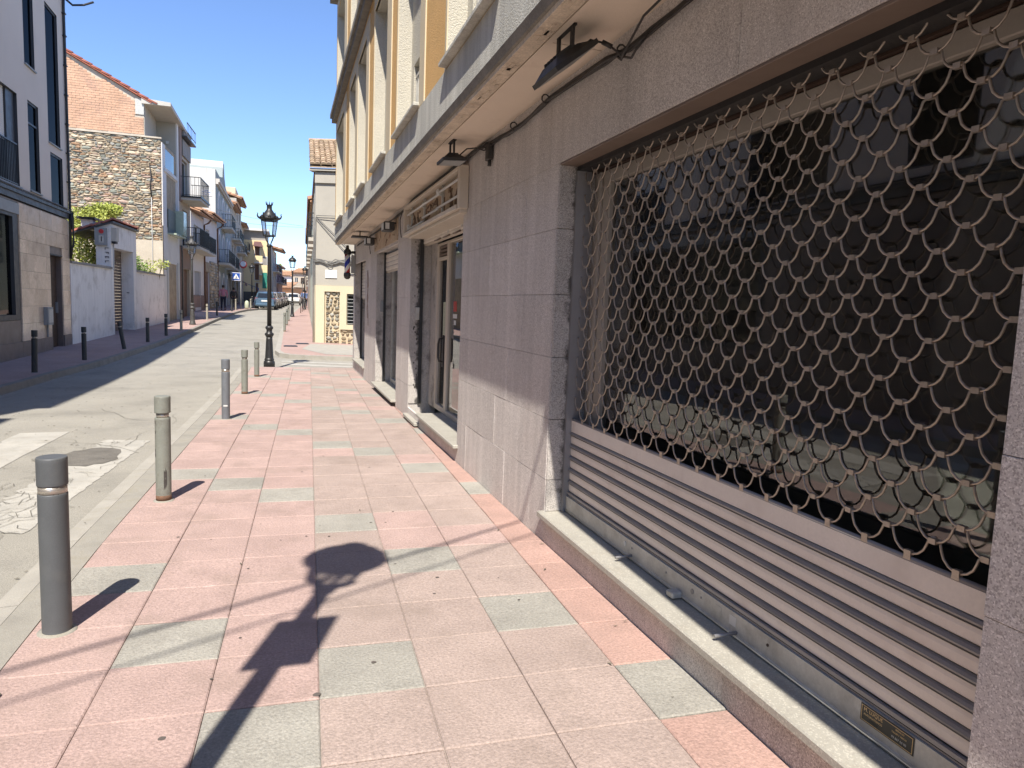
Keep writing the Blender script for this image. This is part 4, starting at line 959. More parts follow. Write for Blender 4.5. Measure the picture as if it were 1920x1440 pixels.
# =================================================================== STREET FURNITURE
def bollard(x, y, h, r, body, label, style=0, tilt=0, group='bollards along the right kerb', cap=None):
    z = gz(y); t = thing('bollard', label, 'bollard', (x, y, z), group)
    cm = cap or body; zc = h-.125; zr = zc-.034
    def put(prof, name, mm, n=24):
        c = MB(); c.lathe(prof, (0, 0, 0), n); c.sm = [True if i < len(c.sm)-2 else False for i in range(len(c.sm))]
        o = bpy.data.objects.new(name, c.mesh(name, mm)); COL.objects.link(o); o.parent = t; return o
    put([(r*1.01, -.05), (r*1.01, .0), (r*1.01, .004), (r, .008), (r, .02), (r, zr-.02), (r, zr-.004), (r*.97, zr)], 'post', M[body])
    if style == 0: put([(r*.965, zr-.001), (r*.965, zc+.001)], 'reflective_ring', M['steelring'])
    else: put([(r*.80, zr-.001), (r*.80, zc+.001)], 'reflective_ring', M['steelring'] if style == 1 else M['lampgrey'])
    put([(r*.97, zc), (r*1.02, zc+.002), (r*1.03, zc+.006), (r*1.03, zc+.016), (r*1.03, h-.02), (r*1.03, h-.007), (r*1.0, h-.001), (r*.97, h), (r*.9, h)], 'cap', M[cm])
    c = MB(); nn = 14     # mortar collar
    c.lathe([(r*1.45, -.02), (r*1.35, .002), (r*1.02, .007)], (0, 0, 0), nn); o = bpy.data.objects.new('footing', c.mesh('footing', M['gutter'])); COL.objects.link(o); o.parent = t
    if body == 'boll_green':
        put([(r*1.006, .006), (r*1.005, .045)], 'rust_band', M['rust'])
    t.rotation_euler = (0, tilt, R.uniform(0, 6))
    if tilt: t.rotation_euler = (0, tilt, 0)
    return t
b1 = bollard(-.955, 3.44, .79, .058, 'boll_dark', 'clean anthracite bollard with steel ring, nearest on the right pavement')
b2 = bollard(-.845, 5.62, .785, .053, 'boll_green', 'scuffed faded green bollard with black scrapes and rust foot', 1)
b2.rotation_euler = (0, 0, 0); sc = MB()
for z, aa, s_ in ((.60, .8, .05), (.52, .9, .055), (.38, .6, .06), (.35, .75, .045), (.2, 2.6, .07), (.14, 2.75, .05)):
    for q in range(4):
        a = math.pi*1.05+aa*.25+q*.05 if aa < 2 else -1.35-aa*.02+q*.10; r_ = .0536
        zt = z+R.uniform(-.01, .01); hh = R.uniform(.006, .02) if aa < 2 else R.uniform(.03, .07)
        p = [(-.845+r_*math.cos(a+d), 5.62+r_*math.sin(a+d), gz(5.62)+zt+e_) for d, e_ in ((0, -hh), (.12, -hh*.4), (.14, hh*.5), (.02, hh))]; sc.face(p)
sc.obj('scrape_mark', M['sootstain'], b2)
b3 = bollard(-.70, 9.53, .77, .05, 'boll_blue', 'slate blue bollard with a small white sticker low on its side', 0)
b3.rotation_euler = (0, 0, 0); c = MB(); c.box(-.725, -.675, 9.53-.0515, 9.53-.0505, gz(9.53)+.17, gz(9.53)+.19); c.obj('sticker', M['white_alu'], b3)
bollard(-.61, 12.27, .735, .05, 'boll_green', 'faded green bollard between the slate blue one and the street lamp side', 1)
bollard(-.525, 15.3, .72, .05, 'boll_green', 'faded green bollard standing closest to the black street lamp', 1)
bollard(.04, 31.05, .80, .05, 'boll_green', 'first slim faded bollard beyond the side street', 2, group='bollards beyond the side street')
bollard(.15, 35.6, .80, .05, 'boll_green', 'middle slim faded bollard beyond the side street', 2, group='bollards beyond the side street')
bollard(.25, 39.5, .80, .05, 'boll_green', 'slim faded bollard closest to the far street lamp', 2, group='bollards beyond the side street')
LB = 'bollards along the left kerb'
bollard(-4.64, 15.85, .83, .052, 'boll_black', 'dark bollard on the left pavement in front of the stone clad building and its door', 1, rad(1.5), LB)
bollard(-4.49, 18.85, .79, .052, 'boll_black', 'dark bollard in front of the first white garden wall, standing upright', 1, 0, LB)
bollard(-4.27, 22.1, .78, .052, 'boll_black', 'dark bollard knocked aslant in front of the gateway shutter', 1, rad(-9), LB)
bollard(-4.12, 24.8, .78, .052, 'boll_black', 'dark bollard in front of the middle of the second white garden wall', 1, 0, LB)
bollard(-3.97, 27.45, .78, .052, 'boll_black', 'dark bollard by the far end of the second white garden wall', 1, 0, LB)
bollard(-3.82, 30.15, .80, .05, 'boll_pale', 'pale bollard in the sun nearer than the grey left street lamp', 2, 0, LB)
bollard(-3.66, 38.3, .80, .05, 'boll_pale', 'pale bollard just past the grey left street lamp', 2, 0, LB)
bollard(-3.62, 43.3, .80, .05, 'boll_black', 'black bollard before the low white house end', 2, 0, LB)
bollard(-3.30, 50.5, .80, .05, 'boll_black', 'black bollard beside the person in the pink shirt', 2, 0, LB)
bollard(-3.25, 53.7, .80, .05, 'boll_pale', 'pale bollard between the pink shirted person and the crossing sign post', 2, 0, LB)
bollard(-2.45, 58.4, .80, .05, 'boll_pale', 'pale bollard at the tip of the left pavement by the parked cars', 2, 0, LB)

def lamp(x, y, label, hs=2.9, m='black', glass='lampglass', segs=18, n=6, dome=False):
    z = gz(y); t = thing('street_lamp', label, 'street lamp', (x, y, z), 'cast iron street lamps')
    mm = M[m]
    def L(prof, name, k=segs, par=t):
        c = MB(); c.lathe(prof, (x, y, z), k); return c.obj(name, mm, par)
    L([(.133, -.05), (.135, .05), (.128, .085), (.112, .10), (.108, .115), (.118, .13), (.116, .145), (.104, .155), (.100, .18), (.076, .62), (.074, .68)], 'base')
    L([(.074, .68), (.104, .735), (.110, .757), (.100, .778), (.070, .80), (.066, .86), (.088, .885), (.095, .915), (.085, .94), (.056, .962)], 'collar')
    L([(.054, .962), (.044, hs-.06), (.044, hs-.001)], 'shaft')
    L([(.044, hs-.05), (.062, hs-.03), (.062, hs), (.05, hs+.02)], 'neck')
    zb, zg, zr = hs+.21, hs+.57, hs+.60
    c = MB()
    for k in range(4):
        a = math.pi/4+k*math.pi/2; ca, sa = math.cos(a), math.sin(a)
        c.tube([(x+r_*ca, y+r_*sa, z+q) for r_, q in ((.045, hs+.0), (.055, hs+.06), (.10, hs+.13), (.13, hs+.20), (.15, hs+.235), (.135, hs+.25))], .014, 5)
    cr_ = c.obj('cradle', mm, t)
    fr_ = MB()
    def ring(r_, q, w_, h_):
        for k in range(n):
            a0, a1 = 2*math.pi*k/n, 2*math.pi*(k+1)/n; P = []
            for q2 in (q, q+h_): P += [(x+(r_-w_)*math.cos(a0), y+(r_-w_)*math.sin(a0), z+q2), (x+r_*math.cos(a0), y+r_*math.sin(a0), z+q2), (x+r_*math.cos(a1), y+r_*math.sin(a1), z+q2), (x+(r_-w_)*math.cos(a1), y+(r_-w_)*math.sin(a1), z+q2)]
            fr_.hexa([P[0], P[1], P[2], P[3], P[4], P[5], P[6], P[7]])
    ring(.148, zb, .03, .03); ring(.195, zg, .03, .03)
    for k in range(n):
        a = 2*math.pi*k/n; ca, sa = math.cos(a), math.sin(a); fr_.tube([(x+.138*ca, y+.138*sa, z+zb+.02), (x+.184*ca, y+.184*sa, z+zg+.01)], .010, 5)
    lant = fr_.obj('lantern_frame', mm, t)
    for k in range(n):
        a0, a1 = 2*math.pi*k/n, 2*math.pi*(k+1)/n; g = MB()
        g.face([(x+r_*math.cos(a), y+r_*math.sin(a), z+q) for r_, q, a in ((.132, zb+.03, a0), (.132, zb+.03, a1), (.18, zg, a1), (.18, zg, a0))]); g.obj('pane', M[glass], lant)
    pro = [(.19, zr), (.235, zr+.015), (.25, zr+.04), (.235, zr+.08), (.20, zr+.14), (.14, zr+.20), (.07, zr+.235), (.05, zr+.27), (.055, zr+.29), (.095, zr+.335), (.06, zr+.34)] if dome else [(.19, zr), (.235, zr+.02), (.24, zr+.05), (.19, zr+.07), (.165, zr+.09), (.15, zr+.13), (.10, zr+.20), (.068, zr+.245), (.062, zr+.27), (.062, zr+.34), (.074, zr+.36), (.05, zr+.365)]
    rf_ = MB(); rf_.lathe(pro, (x, y, z), 14)
    rf2 = rf_.obj('lantern_roof', mm, t)
    if dome: return t
    c = MB()
    for k in range(n):
        a = 2*math.pi*k/n; ca, sa = math.cos(a), math.sin(a)
        c.tube([(x+r_*ca, y+r_*sa, z+q) for r_, q in ((.21, zr+.03), (.255, zr+.06), (.275, zr+.10), (.262, zr+.145), (.285, zr+.16))], [.026, .024, .018, .012, .006], 5)
        a += math.pi/n; ca, sa = math.cos(a), math.sin(a); c.tube([(x+r_*ca, y+r_*sa, z+q) for r_, q in ((.205, zr+.05), (.195, zr+.11))], [.05, .008], 5)
    c.obj('acroterion', mm, rf2)
    c = MB()
    for k in range(8): a = 2*math.pi*k/8; c.tube([(x+.064*math.cos(a), y+.064*math.sin(a), z+zr+.35), (x+.085*math.cos(a), y+.085*math.sin(a), z+zr+.43)], [.012, .006], 4)
    c.obj('crown', mm, rf2)
    return t
lamp(-.333, 18.15, 'tall black street lamp at the end of the near right pavement')
lamp(.50, 44.9, 'black street lamp standing on the far right pavement in front of the white car', 2.75, dome=True)
lamp(-3.86, 34.1, 'grey weathered street lamp on the left pavement in front of the slatted door', 2.9, 'lampgrey')
lamp(-2.55, 63.2, 'dark street lamp in the shade beside the parked blue car', 2.75, dome=True)
lp = lamp(-.72, .88, 'street lamp with a sign plate standing behind the viewer', 4.12, dome=True)
c = MB(); c.box(-.72-.14, -.72+.14, .80, .815, 3.08, 3.72); c.obj('sign_plate', M['steelbox'], lp)
# overhead cables crossing behind the viewer
for k, (ya, yb, za, zb) in enumerate(((.95, -2.65, 6.3, 6.0), (.72, -2.9, 6.2, 5.9))):
    pts = [(U+(-5.9-U)*t, ya+(yb-ya)*t, za+(zb-za)*t-1.1*t*(1-t)) for t in [q/14 for q in range(15)]]
    c = MB(); c.tube(pts, .016 if k == 0 else .010, 6); c.obj('overhead_cable', M['cableblack'], label=('thick', 'thin')[k]+' overhead cable strung between the house fronts behind the viewer', cat='cable', group='cables over the street')

# =================================================================== STONES (shared shapes)
def stone_variant(seed, n=8):
    r = random.Random(seed); P = []
    for k in range(n):
        a = 2*math.pi*(k+.5)/n; c, s_ = math.cos(a), math.sin(a); q = 1/max(abs(c), abs(s_))*r.uniform(.80, 1.0)
        P.append((c*.5*min(q, 1.25), s_*.5*min(q, 1.25)))
    mb = MB(); b = 0
    mb.v = [(x, 0, z) for x, z in P]+[(x*.93, -.7, z*.93) for x, z in P]+[(x*.62+r.uniform(-.05, .05), -1-r.uniform(0, .2), z*.62+r.uniform(-.05, .05)) for x, z in P]
    for t in (0, n):
        for k in range(n): j = (k+1) % n; mb.f.append((t+k, t+j, t+n+j, t+n+k)); mb.sm.append(False); mb.mi.append(0)
    mb.f.append(tuple(2*n+k for k in range(n))); mb.sm.append(False); mb.mi.append(0)
    return mb
SV = [stone_variant(k) for k in range(9)]; SMESH = {}
def stone_mesh(k, m):
    if (k, m) not in SMESH: SMESH[k, m] = SV[k].mesh('stone', M[m])
    return SMESH[k, m]
def stonework(root, x0, x1, z0, z1, y, hmin, hmax, wmin, wmax, limit, mats, gap=.025, dep=.05, skip=None, tol=0, uvec=None, org=None):
    """rubble stones facing -Y (or along a turned wall: org + u*x), rows of uneven height"""
    rest_ = {m: MB() for m in mats}; lst = []; z = z0; r = random.Random(int(x0*100)+5)
    while z < z1-.04:
        h = min(r.uniform(hmin, hmax), z1-z); x = x0
        while x < x1-.05:
            w_ = min(r.uniform(wmin, wmax), x1-x)
            if x1-(x+w_) < wmin*.5: w_ = x1-x
            n_ = 2 if h > hmax*.65 and r.random() < .45 else 1
            for q in range(n_):
                hh = h/n_; cx, cz = x+w_/2, z+hh*(q+.5)+r.uniform(-.02, .02)*min(1, h/.12)
                if not (skip and skip(cx, cz)): lst.append((w_*hh, cx, cz, w_-gap, hh-gap*.8, r.randrange(9), r.choices(mats, [5, 4, 4, 2, 3, 2][:len(mats)])[0], r.uniform(-.34, .34), r.uniform(.6, 1.4)))
            x += w_
        z += h
    lst.sort(reverse=True)
    for k, (ar, cx, cz, w_, h, v, m, rot, dd) in enumerate(lst):
        if uvec is None: P = Vector((cx, y, cz)); yaw = 0
        else: P = Vector(org)+Vector(uvec)*cx+Vector((0, 0, cz)); yaw = math.atan2(uvec[1], uvec[0])
        if k < limit: inst('stone', stone_mesh(v, m), P, root, (0, rot*min(1, h/w_), yaw), (w_*1.04, dep*dd, h*1.06))
        else:
            mt = Matrix.Translation(P) @ Matrix.Rotation(yaw, 4, 'Z') @ Matrix.Rotation(rot*min(1, h/w_), 4, 'Y') @ Matrix.Diagonal((w_*1.04, dep*dd, h*1.06, 1))
            t = rest_[m]; b = len(t.v); t.v += [tuple(mt @ Vector(p)) for p in SV[v].v]; t.f += [tuple(b+i for i in f) for f in SV[v].f]; t.sm += SV[v].sm; t.mi += SV[v].mi
    for m, t in rest_.items():
        if t.v: t.obj('stone', M[m], root, kind='stuff')
def leaves(mb, pts, size, r):
    for c in pts:
        s_ = size*r.uniform(.6, 1.5); a = Vector((r.gauss(0, 1), r.gauss(0, 1), r.gauss(0, .6))).normalized(); b_ = a.cross(Vector((r.gauss(0, 1), r.gauss(0, 1), r.gauss(0, 1)))).normalized()
        c = Vector(c); mb.face([c-a*s_, c-b_*s_*.38, c+a*s_, c+b_*s_*.38])
def plant(name, label, cat, base, blobs, n, size, m, trunk=None, group=None, seed=1):
    r = random.Random(seed); t = thing(name, label, cat, base, group); mb = MB(); pts = []
    for k in range(n):
        bx, by, bz, rx, ry, rz_ = r.choice(blobs); d = Vector((r.gauss(0, 1), r.gauss(0, 1), r.gauss(0, 1))).normalized()*(r.random()**.45)
        if r.random() < .15: d *= 1.2
        pts.append((bx+d.x*rx, by+d.y*ry, bz+d.z*rz_))
    leaves(mb, pts, size, r); mb.obj('crown', M[m], t, kind=None)
    tb = MB()
    for (bx, by, bz, rx, ry, rz_) in blobs: tb.tube([base, ((base[0]+bx)/2+.1, (base[1]+by)/2, (base[2]+bz)/2), (bx, by, bz+rz_*.5)], [.06, .04, .012], 5)
    tb.obj('trunk', M['bark'], t)
    return t

# =================================================================== LEFT SIDE
# ---- house standing beside and behind the viewer (out of the picture, mirrored in the shop window)
F0 = Fr((-5.9, 0), (-5.9, 1), False)
hz0 = thing('rendered_house', 'beige rendered house opposite the viewer, seen only in the shop window', 'house', (-8, -4, 0))
mb = MB(); hs_ = [(a, a+1.0, z, z+1.9) for a in (-12.5, -9.5, -6.5, -3.5, -.5, 1.8) for z in (3.6, 6.6)]+[(a, a+1.2, .1, 2.4) for a in (-12, -7, -2, 1.2)]
F0.wall(mb, -14, 3.96, -.2, 9.4, hs_, depth=.18, back=7); mb.obj('wall', M['beige'], hz0)
for a, b, z0, z1 in hs_: F0.win(hz0, a, b, z0, z1, d=-.12, fm=M['white_alu'])
mb = MB(); F0.box(mb, -14.1, 4.05, -7.2, .35, 9.42, 9.6); mb.obj('roof', M['terracotta'], hz0)

# ---- modern building at the left edge
F1 = Fr((-5.9, 0), (-5.9, 1), False)
md = thing('modern_building', 'modern pale rendered building with dark tall windows and polished stone base', 'building', (-8, 14, 0))
W = dict(W1=(20.2, 20.95, 6.9, 9.3), W2=(21.88, 22.92, 5.42, 8.95), W3=(21.98, 23.05, 3.86, 5.18), W4=(20.32, 21.1, 3.94, 6.08), W5=(16.9, 19.6, 3.9, 6.02), W0=(16.9, 18.5, 7.0, 9.2), A1=(8, 9.2, 4, 6), A2=(11, 13.4, 3.9, 6.0), A3=(8, 9.2, 7, 9.2), A4=(11, 13.4, 7, 9.2))
mb = MB(); F1.wall(mb, 4, 23.5, 3.84, 11.2, [(*v, .5 if k in ('W5', 'A2') else .14) for k, v in W.items()], d=0, depth=.14, back=2.0, mir=1); F1.box(mb, 4.02, 23.4, -9, -2.01, -.2, 7.6); mb.obj('wall', [M['modern'], M['dark_alu']], md)
for k, v in W.items():
    if k in ('W5', 'A2'): continue
    F1.win(md, *v, d=-.03, bar=.045, muls=0, rails=1 if k == 'W4' else 0, gm=M['darkglass'])
# recessed balcony with half-lowered roller blind
a, b, z0, z1 = W['W5']
mb = MB(); F1.box(mb, a+.1, b-.02, -.48, -.46, z0, z1); mb.obj('glazed_door', M['carglass'], md)
fr_ = MB(); F1.box(fr_, a+.05, 19.05, -.12, -.10, 4.86, 4.92); rb = fr_.obj('roller_blind', M['white_alu'], md)
for q in range(22): c = MB(); F1.box(c, 17.0, 19.05, -.12, -.10, 4.925+q*.05, 4.967+q*.05); c.obj('slat', M['white'], rb)
c = MB(); F1.box(c, 19.07, 19.58, -.455, -.06, z0, z1); c.obj('side_panel', M['dark_alu'], md)
rail(F1, md, a+.05, b-.05, -.03, z0, z0+.98, step=.10, m=M['black'])
for k in ('W5', 'W3', 'W4', 'W1', 'W2'):
    a, b, z0, z1 = W[k]; c = MB(); F1.box(c, a-.02, b+.02, -.05, .045, z0-.035, z0-.002); c.obj('window_sill', M['steelbox'], md)
c = MB(); F1.box(c, 4, 23.52, -.1, .03, 3.58, 3.72); F1.box(c, 4, 23.52, -.1, .07, 3.723, 3.80); c.obj('ledge', M['dark_alu'], md)
c = MB(); F1.box(c, 3.9, 23.56, -2.05, .12, 11.203, 11.35); c.obj('roof', M['concrete'], md)
BW = (12.6, 19.45, .79, 3.52); DR = (21.7, 22.74, -.2, 2.48)
mb = MB(); F1.wall(mb, 4, 23.5, -.3, 3.56, [(*BW, .22), (*DR, .30)], d=-.03, depth=.3, back=2.0); mb.obj('wall', M['plinth'], md)
# polished stone slabs
zs = [.28, .70, 1.12, 1.54, 1.96, 2.38, 2.70, 3.10, 3.53]
for r_, (z0, z1) in enumerate(zip(zs[:-1], zs[1:])):
    cuts = [19.46]; x = 19.46+(.55 if r_ % 2 else .95)
    while x < 23.3: cuts.append(x); x += .95
    cuts.append(23.5)
    for s0, s1 in zip(cuts[:-1], cuts[1:]):
        segs = [(s0, s1)]
        if z0 < 2.48: segs = [(max(s0, lo), min(s1, hi)) for lo, hi in ((19.4, 21.68), (22.76, 23.6)) if min(s1, hi)-max(s0, lo) > .05]
        for q0, q1 in segs: c = MB(); o = R.uniform(-.001, .001); F1.box(c, q0+.003, q1-.003, -.029, o, z0+.003, z1-.003); c.obj('stone_slab', M['clad_stone'], md)
for a, b in ((4.0, 19.4), (19.4, 21.68), (22.76, 23.5)): c = MB(); F1.box(c, a+.003, b-.003, -.029, .012, -.25, .277); c.obj('plinth', M['plinth'], md)
c = MB(); F1.box(c, 12.6, 19.45, -.16, .01, 3.25, 3.50); c.obj('blind_box', M['steelbox'], md)
fr_ = MB()
for s0, s1, z0, z1 in ((12.6, 12.8, .8, 3.25), (19.1, 19.44, .8, 3.25), (16.0, 16.15, .95, 3.25), (12.8, 19.1, .8, .92), (12.8, 19.1, 3.17, 3.25)): F1.box(fr_, s0, s1, -.16, -.02, z0, z1)
bw = fr_.obj('shop_window', M['dark_alu'], md)
c = MB(); F1.box(c, 12.7, 19.2, -.10, -.095, .9, 3.2); c.obj('pane', M['winglass'], bw)
c = MB(); F1.box(c, 12.6, 19.45, -.26, -.24, .8, 3.5); c.obj('pane_backing', M['inside'], bw)
c = MB(); F1.box(c, 21.7, 22.74, -.2, -.16, -.1, 2.46); dd = c.obj('door', M['brownwood'], md)
c = MB(); F1.box(c, 21.68, 22.76, -.05, .004, 2.462, 2.50); c.obj('door_head', M['dark_alu'], md)
c = MB(); F1.box(c, 22.6, 22.63, -.16, -.10, .9, 1.2); c.obj('handle', M['steelbox'], dd)
mbx = thing('meter_box', 'grey meter box on the polished stone beside the dark door', 'meter box', F1.p(21.2, .05, .6))
c = MB(); F1.box(c, 20.99, 21.44, .003, .10, .62, 1.08); c.obj('case', M['steelbox'], mbx)
c = MB(); F1.box(c, 21.04, 21.4, .101, .108, .68, 1.03); F1.box(c, 21.15, 21.28, .108, .112, .85, .95); c.obj('door', M['galv'], mbx)
c = MB(); F1.box(c, 21.2, 21.25, .003, .04, .3, .62); c.obj('conduit', M['steelbox'], mbx)
# black pipe and cables at the corner
dp = thing('downpipe', 'black downpipe and cables on the corner of the modern building', 'downpipe', F1.p(23.56, .05, 2.4))
c = MB(); c.tube([F1.p(23.45, .04, 2.45), F1.p(23.45, .05, 3.5), F1.p(23.46, .05, 4.0), F1.p(23.45, .04, 9.4), F1.p(23.4, .06, 9.8)], .035, 8); c.obj('pipe', M['black'], dp)
for z in (4.6, 5.4, 6.2, 7, 7.8, 8.6, 9.2): c = MB(); F1.box(c, 23.39, 23.51, .0, .09, z, z+.03); c.obj('clamp', M['black'], dp)
for k in range(4):
    c = MB(); c.tube([F1.p(23.45+.03*k, .05, 3.82), F1.p(23.4+.05*k, .10, 3.5+.1*k), F1.p(23.48, .12, 3.1), F1.p(23.50+R.uniform(-.05, .05), .10, 2.8), F1.p(23.4, .06, 2.45+.1*k)], .02, 5); c.obj('cable', M['cableblack'], dp)
c = MB(); c.tube([F1.p(4, .07, 3.83), F1.p(10, .09, 3.82), F1.p(16, .07, 3.84), F1.p(23.4, .09, 3.82)], .018, 5); c.obj('cable', M['cableblack'], dp)
c = MB(); c.tube([F1.p(23.4, .1, 9.6), F1.p(23.3, .3, 9.42), F1.p(23.4, .55, 9.5), F1.p(23.4, .8, 9.62)], .03, 5); c.obj('cable', M['cableblack'], dp)

# ---- garden wall, gateway and garden
A2, B2 = (-5.88, 23.5), (-5.1, 35.0); F2 = Fr(A2, B2, False)
def gwall(s0, s1, zt, label, seed):
    t = thing('garden_wall', label, 'garden wall', F2.p((s0+s1)/2, 0, gz(28)), 'white garden walls either side of the gateway')
    mb = MB(); F2.box(mb, s0, s1, -.22, 0, -.4, zt); mb.obj('wall_body', M['white_wall'], t)
    y = s0
    while y < s1-.05: L = min(.92, s1-y); c = MB(); F2.box(c, y+.005, y+L-.005, -.25, .05, zt+.001, zt+.075+R.uniform(-.008, .008)); c.obj('coping_slab', M['greypanel'], t); y += L
    return t
gwall(-.02, 3.80, 2.33, 'white limewashed garden wall between the modern building and the gateway', 1)
gwall(6.99, 11.52, 2.36, 'white limewashed garden wall between the gateway and the stone gable house', 2)
gt = thing('gateway', 'white gateway block with a roller shutter and a small tiled roof', 'gateway', F2.p(5.3, -.2, .1))
mb = MB(); F2.wall(mb, 3.82, 6.98, -.3, 3.86, [(4.08, 6.55, -.3, 3.08, .42)], depth=.42)
F2.box(mb, 3.8201, 4.0799, -.46, -.001, -.3, 3.85); F2.box(mb, 6.5501, 6.9799, -.46, -.001, -.3, 3.85); F2.box(mb, 4.08, 6.55, -.46, -.001, 3.081, 3.85); mb.obj('wall', M['white_wall'], gt)
sh = MB(); F2.box(sh, 4.09, 6.54, -.44, -.425, .0, .06); s_o = sh.obj('roller_shutter', M['brownslat'], gt)
for q in range(27): c = MB(); F2.box(c, 4.09, 6.54, -.44, -.415+.004*(q % 2), .062+q*.112, .165+q*.112); c.obj('slat', M['brownslat'], s_o)
c = MB(); c.lathe([(.045, -.01), (.045, .012)], F2.p(6.549, -.2, 1.55), 10); c.obj('lock_plate', M['black'], gt)
rf_ = MB(); 
rf_.hexa([F2.p(3.72, -1.25, 3.42), F2.p(7.05, -1.25, 3.42), F2.p(7.05, .10, 3.90), F2.p(3.72, .10, 3.90), F2.p(3.72, -1.25, 3.47), F2.p(7.05, -1.25, 3.47), F2.p(7.05, .10, 3.95), F2.p(3.72, .10, 3.95)])
rfo = rf_.obj('roof', M['dark_alu'], gt)
rt_ = MB(); u_ = F2.u; dnv = Vector(F2.p(0, .12, 3.97))-Vector(F2.p(0, -1.25, 3.47)); roof_tiles(rt_, F2.p(3.75, -1.2, 3.49), u_, dnv, 18, 4, .182, .34); rt_.obj('roof_tile', M['redtile'], rfo, kind='stuff')
c = MB(); F2.box(c, 4.0, 4.35, -.95, -.6, 3.62, 3.98); c.obj('chimney', M['white_wall'], gt); c = MB(); F2.box(c, 3.9, 4.45, -1.05, -.5, 3.982, 4.05); c.obj('chimney_cap', M['black'], gt)
# electric boxes on the gateway
t = thing('fuse_box', 'grey electric box with a red disc on the side of the white gateway', 'electric box', F2.p(3.75, -.25, 3.2))
c = MB(); F2.box(c, 3.70, 3.815, -.46, -.10, 3.12, 3.70); c.obj('case', M['steelbox'], t)
c = MB(); c.lathe([(.075, 0), (.075, .012)], (0, 0, 0), 16); c.xf(Matrix.Translation(F2.p(3.698, -.25, 3.58)) @ Matrix.Rotation(rad(90), 4, 'X')); c.obj('red_disc', M['signred'], t)
c = MB(); F2.box(c, 3.694, 3.70, -.33, -.17, 3.20, 3.44); plq2 = c.obj('notice', M['galv'], t)
c = MB(); F2.box(c, 3.690, 3.6938, -.265, -.235, 3.24, 3.41); c.obj('symbol', M['signblack'], t)
t = thing('meter_box', 'pale meter box on the street side of the white gateway', 'meter box', F2.p(3.98, .1, 3.3))
c = MB(); F2.box(c, 3.87, 4.14, .003, .17, 3.28, 3.74); c.obj('case', M['concrete'], t); c = MB(); F2.box(c, 3.87, 4.1, .01, .14, 3.20, 3.279); c.obj('cable_gland', M['black'], t)
c = MB(); c.tube([F2.p(4.03, .03, 3.2), F2.p(4.05, .02, 2.6), F2.p(4.04, .02, 2.3)], .015, 5); c.obj('conduit', M['white_alu'], t)
t = thing('metal_lettering', 'dark metal letters running down the side of the white gateway', 'lettering', F2.p(3.81, -.12, 2.8))
for k, ch_ in enumerate('LFEL'): text('letter', ch_, .17, F2.p(3.808, -.13, 3.02-k*.145), -Vector((0, 0, 1)), tuple(F2.n), M['signblack'], t, 1, .006)
# garden plants
plant('garden_tree', 'bright yellow green tree behind the first white garden wall', 'tree', (-7.3, 29.2, 0), [(-7.0, 28.0, 2.9, .75, .9, .75), (-7.0, 29.2, 3.5, .85, .9, .8), (-6.9, 30.2, 4.1, .8, .7, .6), (-6.7, 31.0, 4.55, .65, .5, .35), (-6.5, 29.4, 2.7, .5, .8, .8), (-7.4, 29.0, 3.9, .8, .9, .7), (-6.3, 30.8, 3.2, .4, .6, .6), (-6.5, 31.4, 4.75, .5, .4, .25)], 9000, .062, 'leaf', seed=4)
plant('garden_shrub', 'leafy green shrub behind the second white garden wall', 'shrub', (-5.75, 31.6, .1), [(-5.75, 31.4, 2.55, .36, .6, .65), (-5.6, 32.2, 2.5, .36, .5, .50)], 1500, .05, 'leaf2', group='shrubs behind the second garden wall', seed=9)
plant('garden_shrub', 'thin yellowish shrub against the stone gable at the end of the garden wall', 'shrub', (-5.75, 33.6, .2), [(-5.45, 33.7, 2.6, .30, .5, .45), (-5.05, 34.2, 2.85, .32, .3, .25)], 420, .05, 'leaf', group='shrubs behind the second garden wall', seed=11)

# ---- house with the stone and brick gable
F3 = Fr((-5.12, 34.9), (-4.67, 44.9), False)
sg3 = thing('gable_house', 'tall house with a rubble stone and bare brick gable and a corner terrace', 'house', (-6.5, 36.5, .3))
GY = 35.0
mb = MB()
mb.hexa([(-14, GY+.02, -.3), (-5.15, GY+.02, -.3), (-5.0, 38.4, -.3), (-14, 38.4, -.3), (-14, GY+.02, 8.42), (-5.15, GY+.02, 8.25), (-5.0, 38.4, 8.25), (-14, 38.4, 8.42)])
mb.obj('core', M['stonemortar'], sg3)
ztop = lambda x: 9.92+(-5.78-x)*.53
mb = MB(); poly = [(-14, 8.35), (-5.82, 8.25), (-5.82, ztop(-5.82)), (-9.6, ztop(-9.6)), (-14, ztop(-9.6)-2)]
mb.prism(poly, GY+.10, 42, 'y'); mb.obj('gable_core', M['mortar_light'], sg3)
bk = MB(); row = 0; z = 8.47
while z < 12.4:
    x = -9.9+(.15 if row % 2 else 0)
    while x < -5.85:
        w_ = min(.285, -5.84-x); top = min(ztop(x), ztop(x+w_))-.08
        if z+.085 < top and not (z > ztop(x)-.30 and R.random() < .55) and not (z > 9.1 and x > -6.2): bk.box(x, x+w_, GY+.10-R.uniform(.008, .022), GY+.101, z, z+.088)
        x += .298
    z += .102; row += 1
bk.obj('brick', M['brick'], sg3, kind='stuff')
c = MB(); c.box(-6.15, -5.82, GY+.06, GY+.1, 9.3, 9.95); c.obj('plaster_patch', M['paleside'], sg3)
stonework(sg3, -10.4, -5.16, 3.95, 8.32, GY+.02, .045, .15, .11, .42, 290, ['stone_a', 'stone_b', 'stone_c', 'stone_d', 'stone_e', 'stone_f'], gap=.014, dep=.04)
c = MB(); c.box(-10.4, -5.13, GY-.05, GY+.1, 8.335, 8.40); c.obj('ledge', M['mortar_light'], sg3)
c = MB(); c.box(-14, -5.14, GY-.02, GY+.019, -.3, 3.92); c.obj('plaster', M['plaster'], sg3)
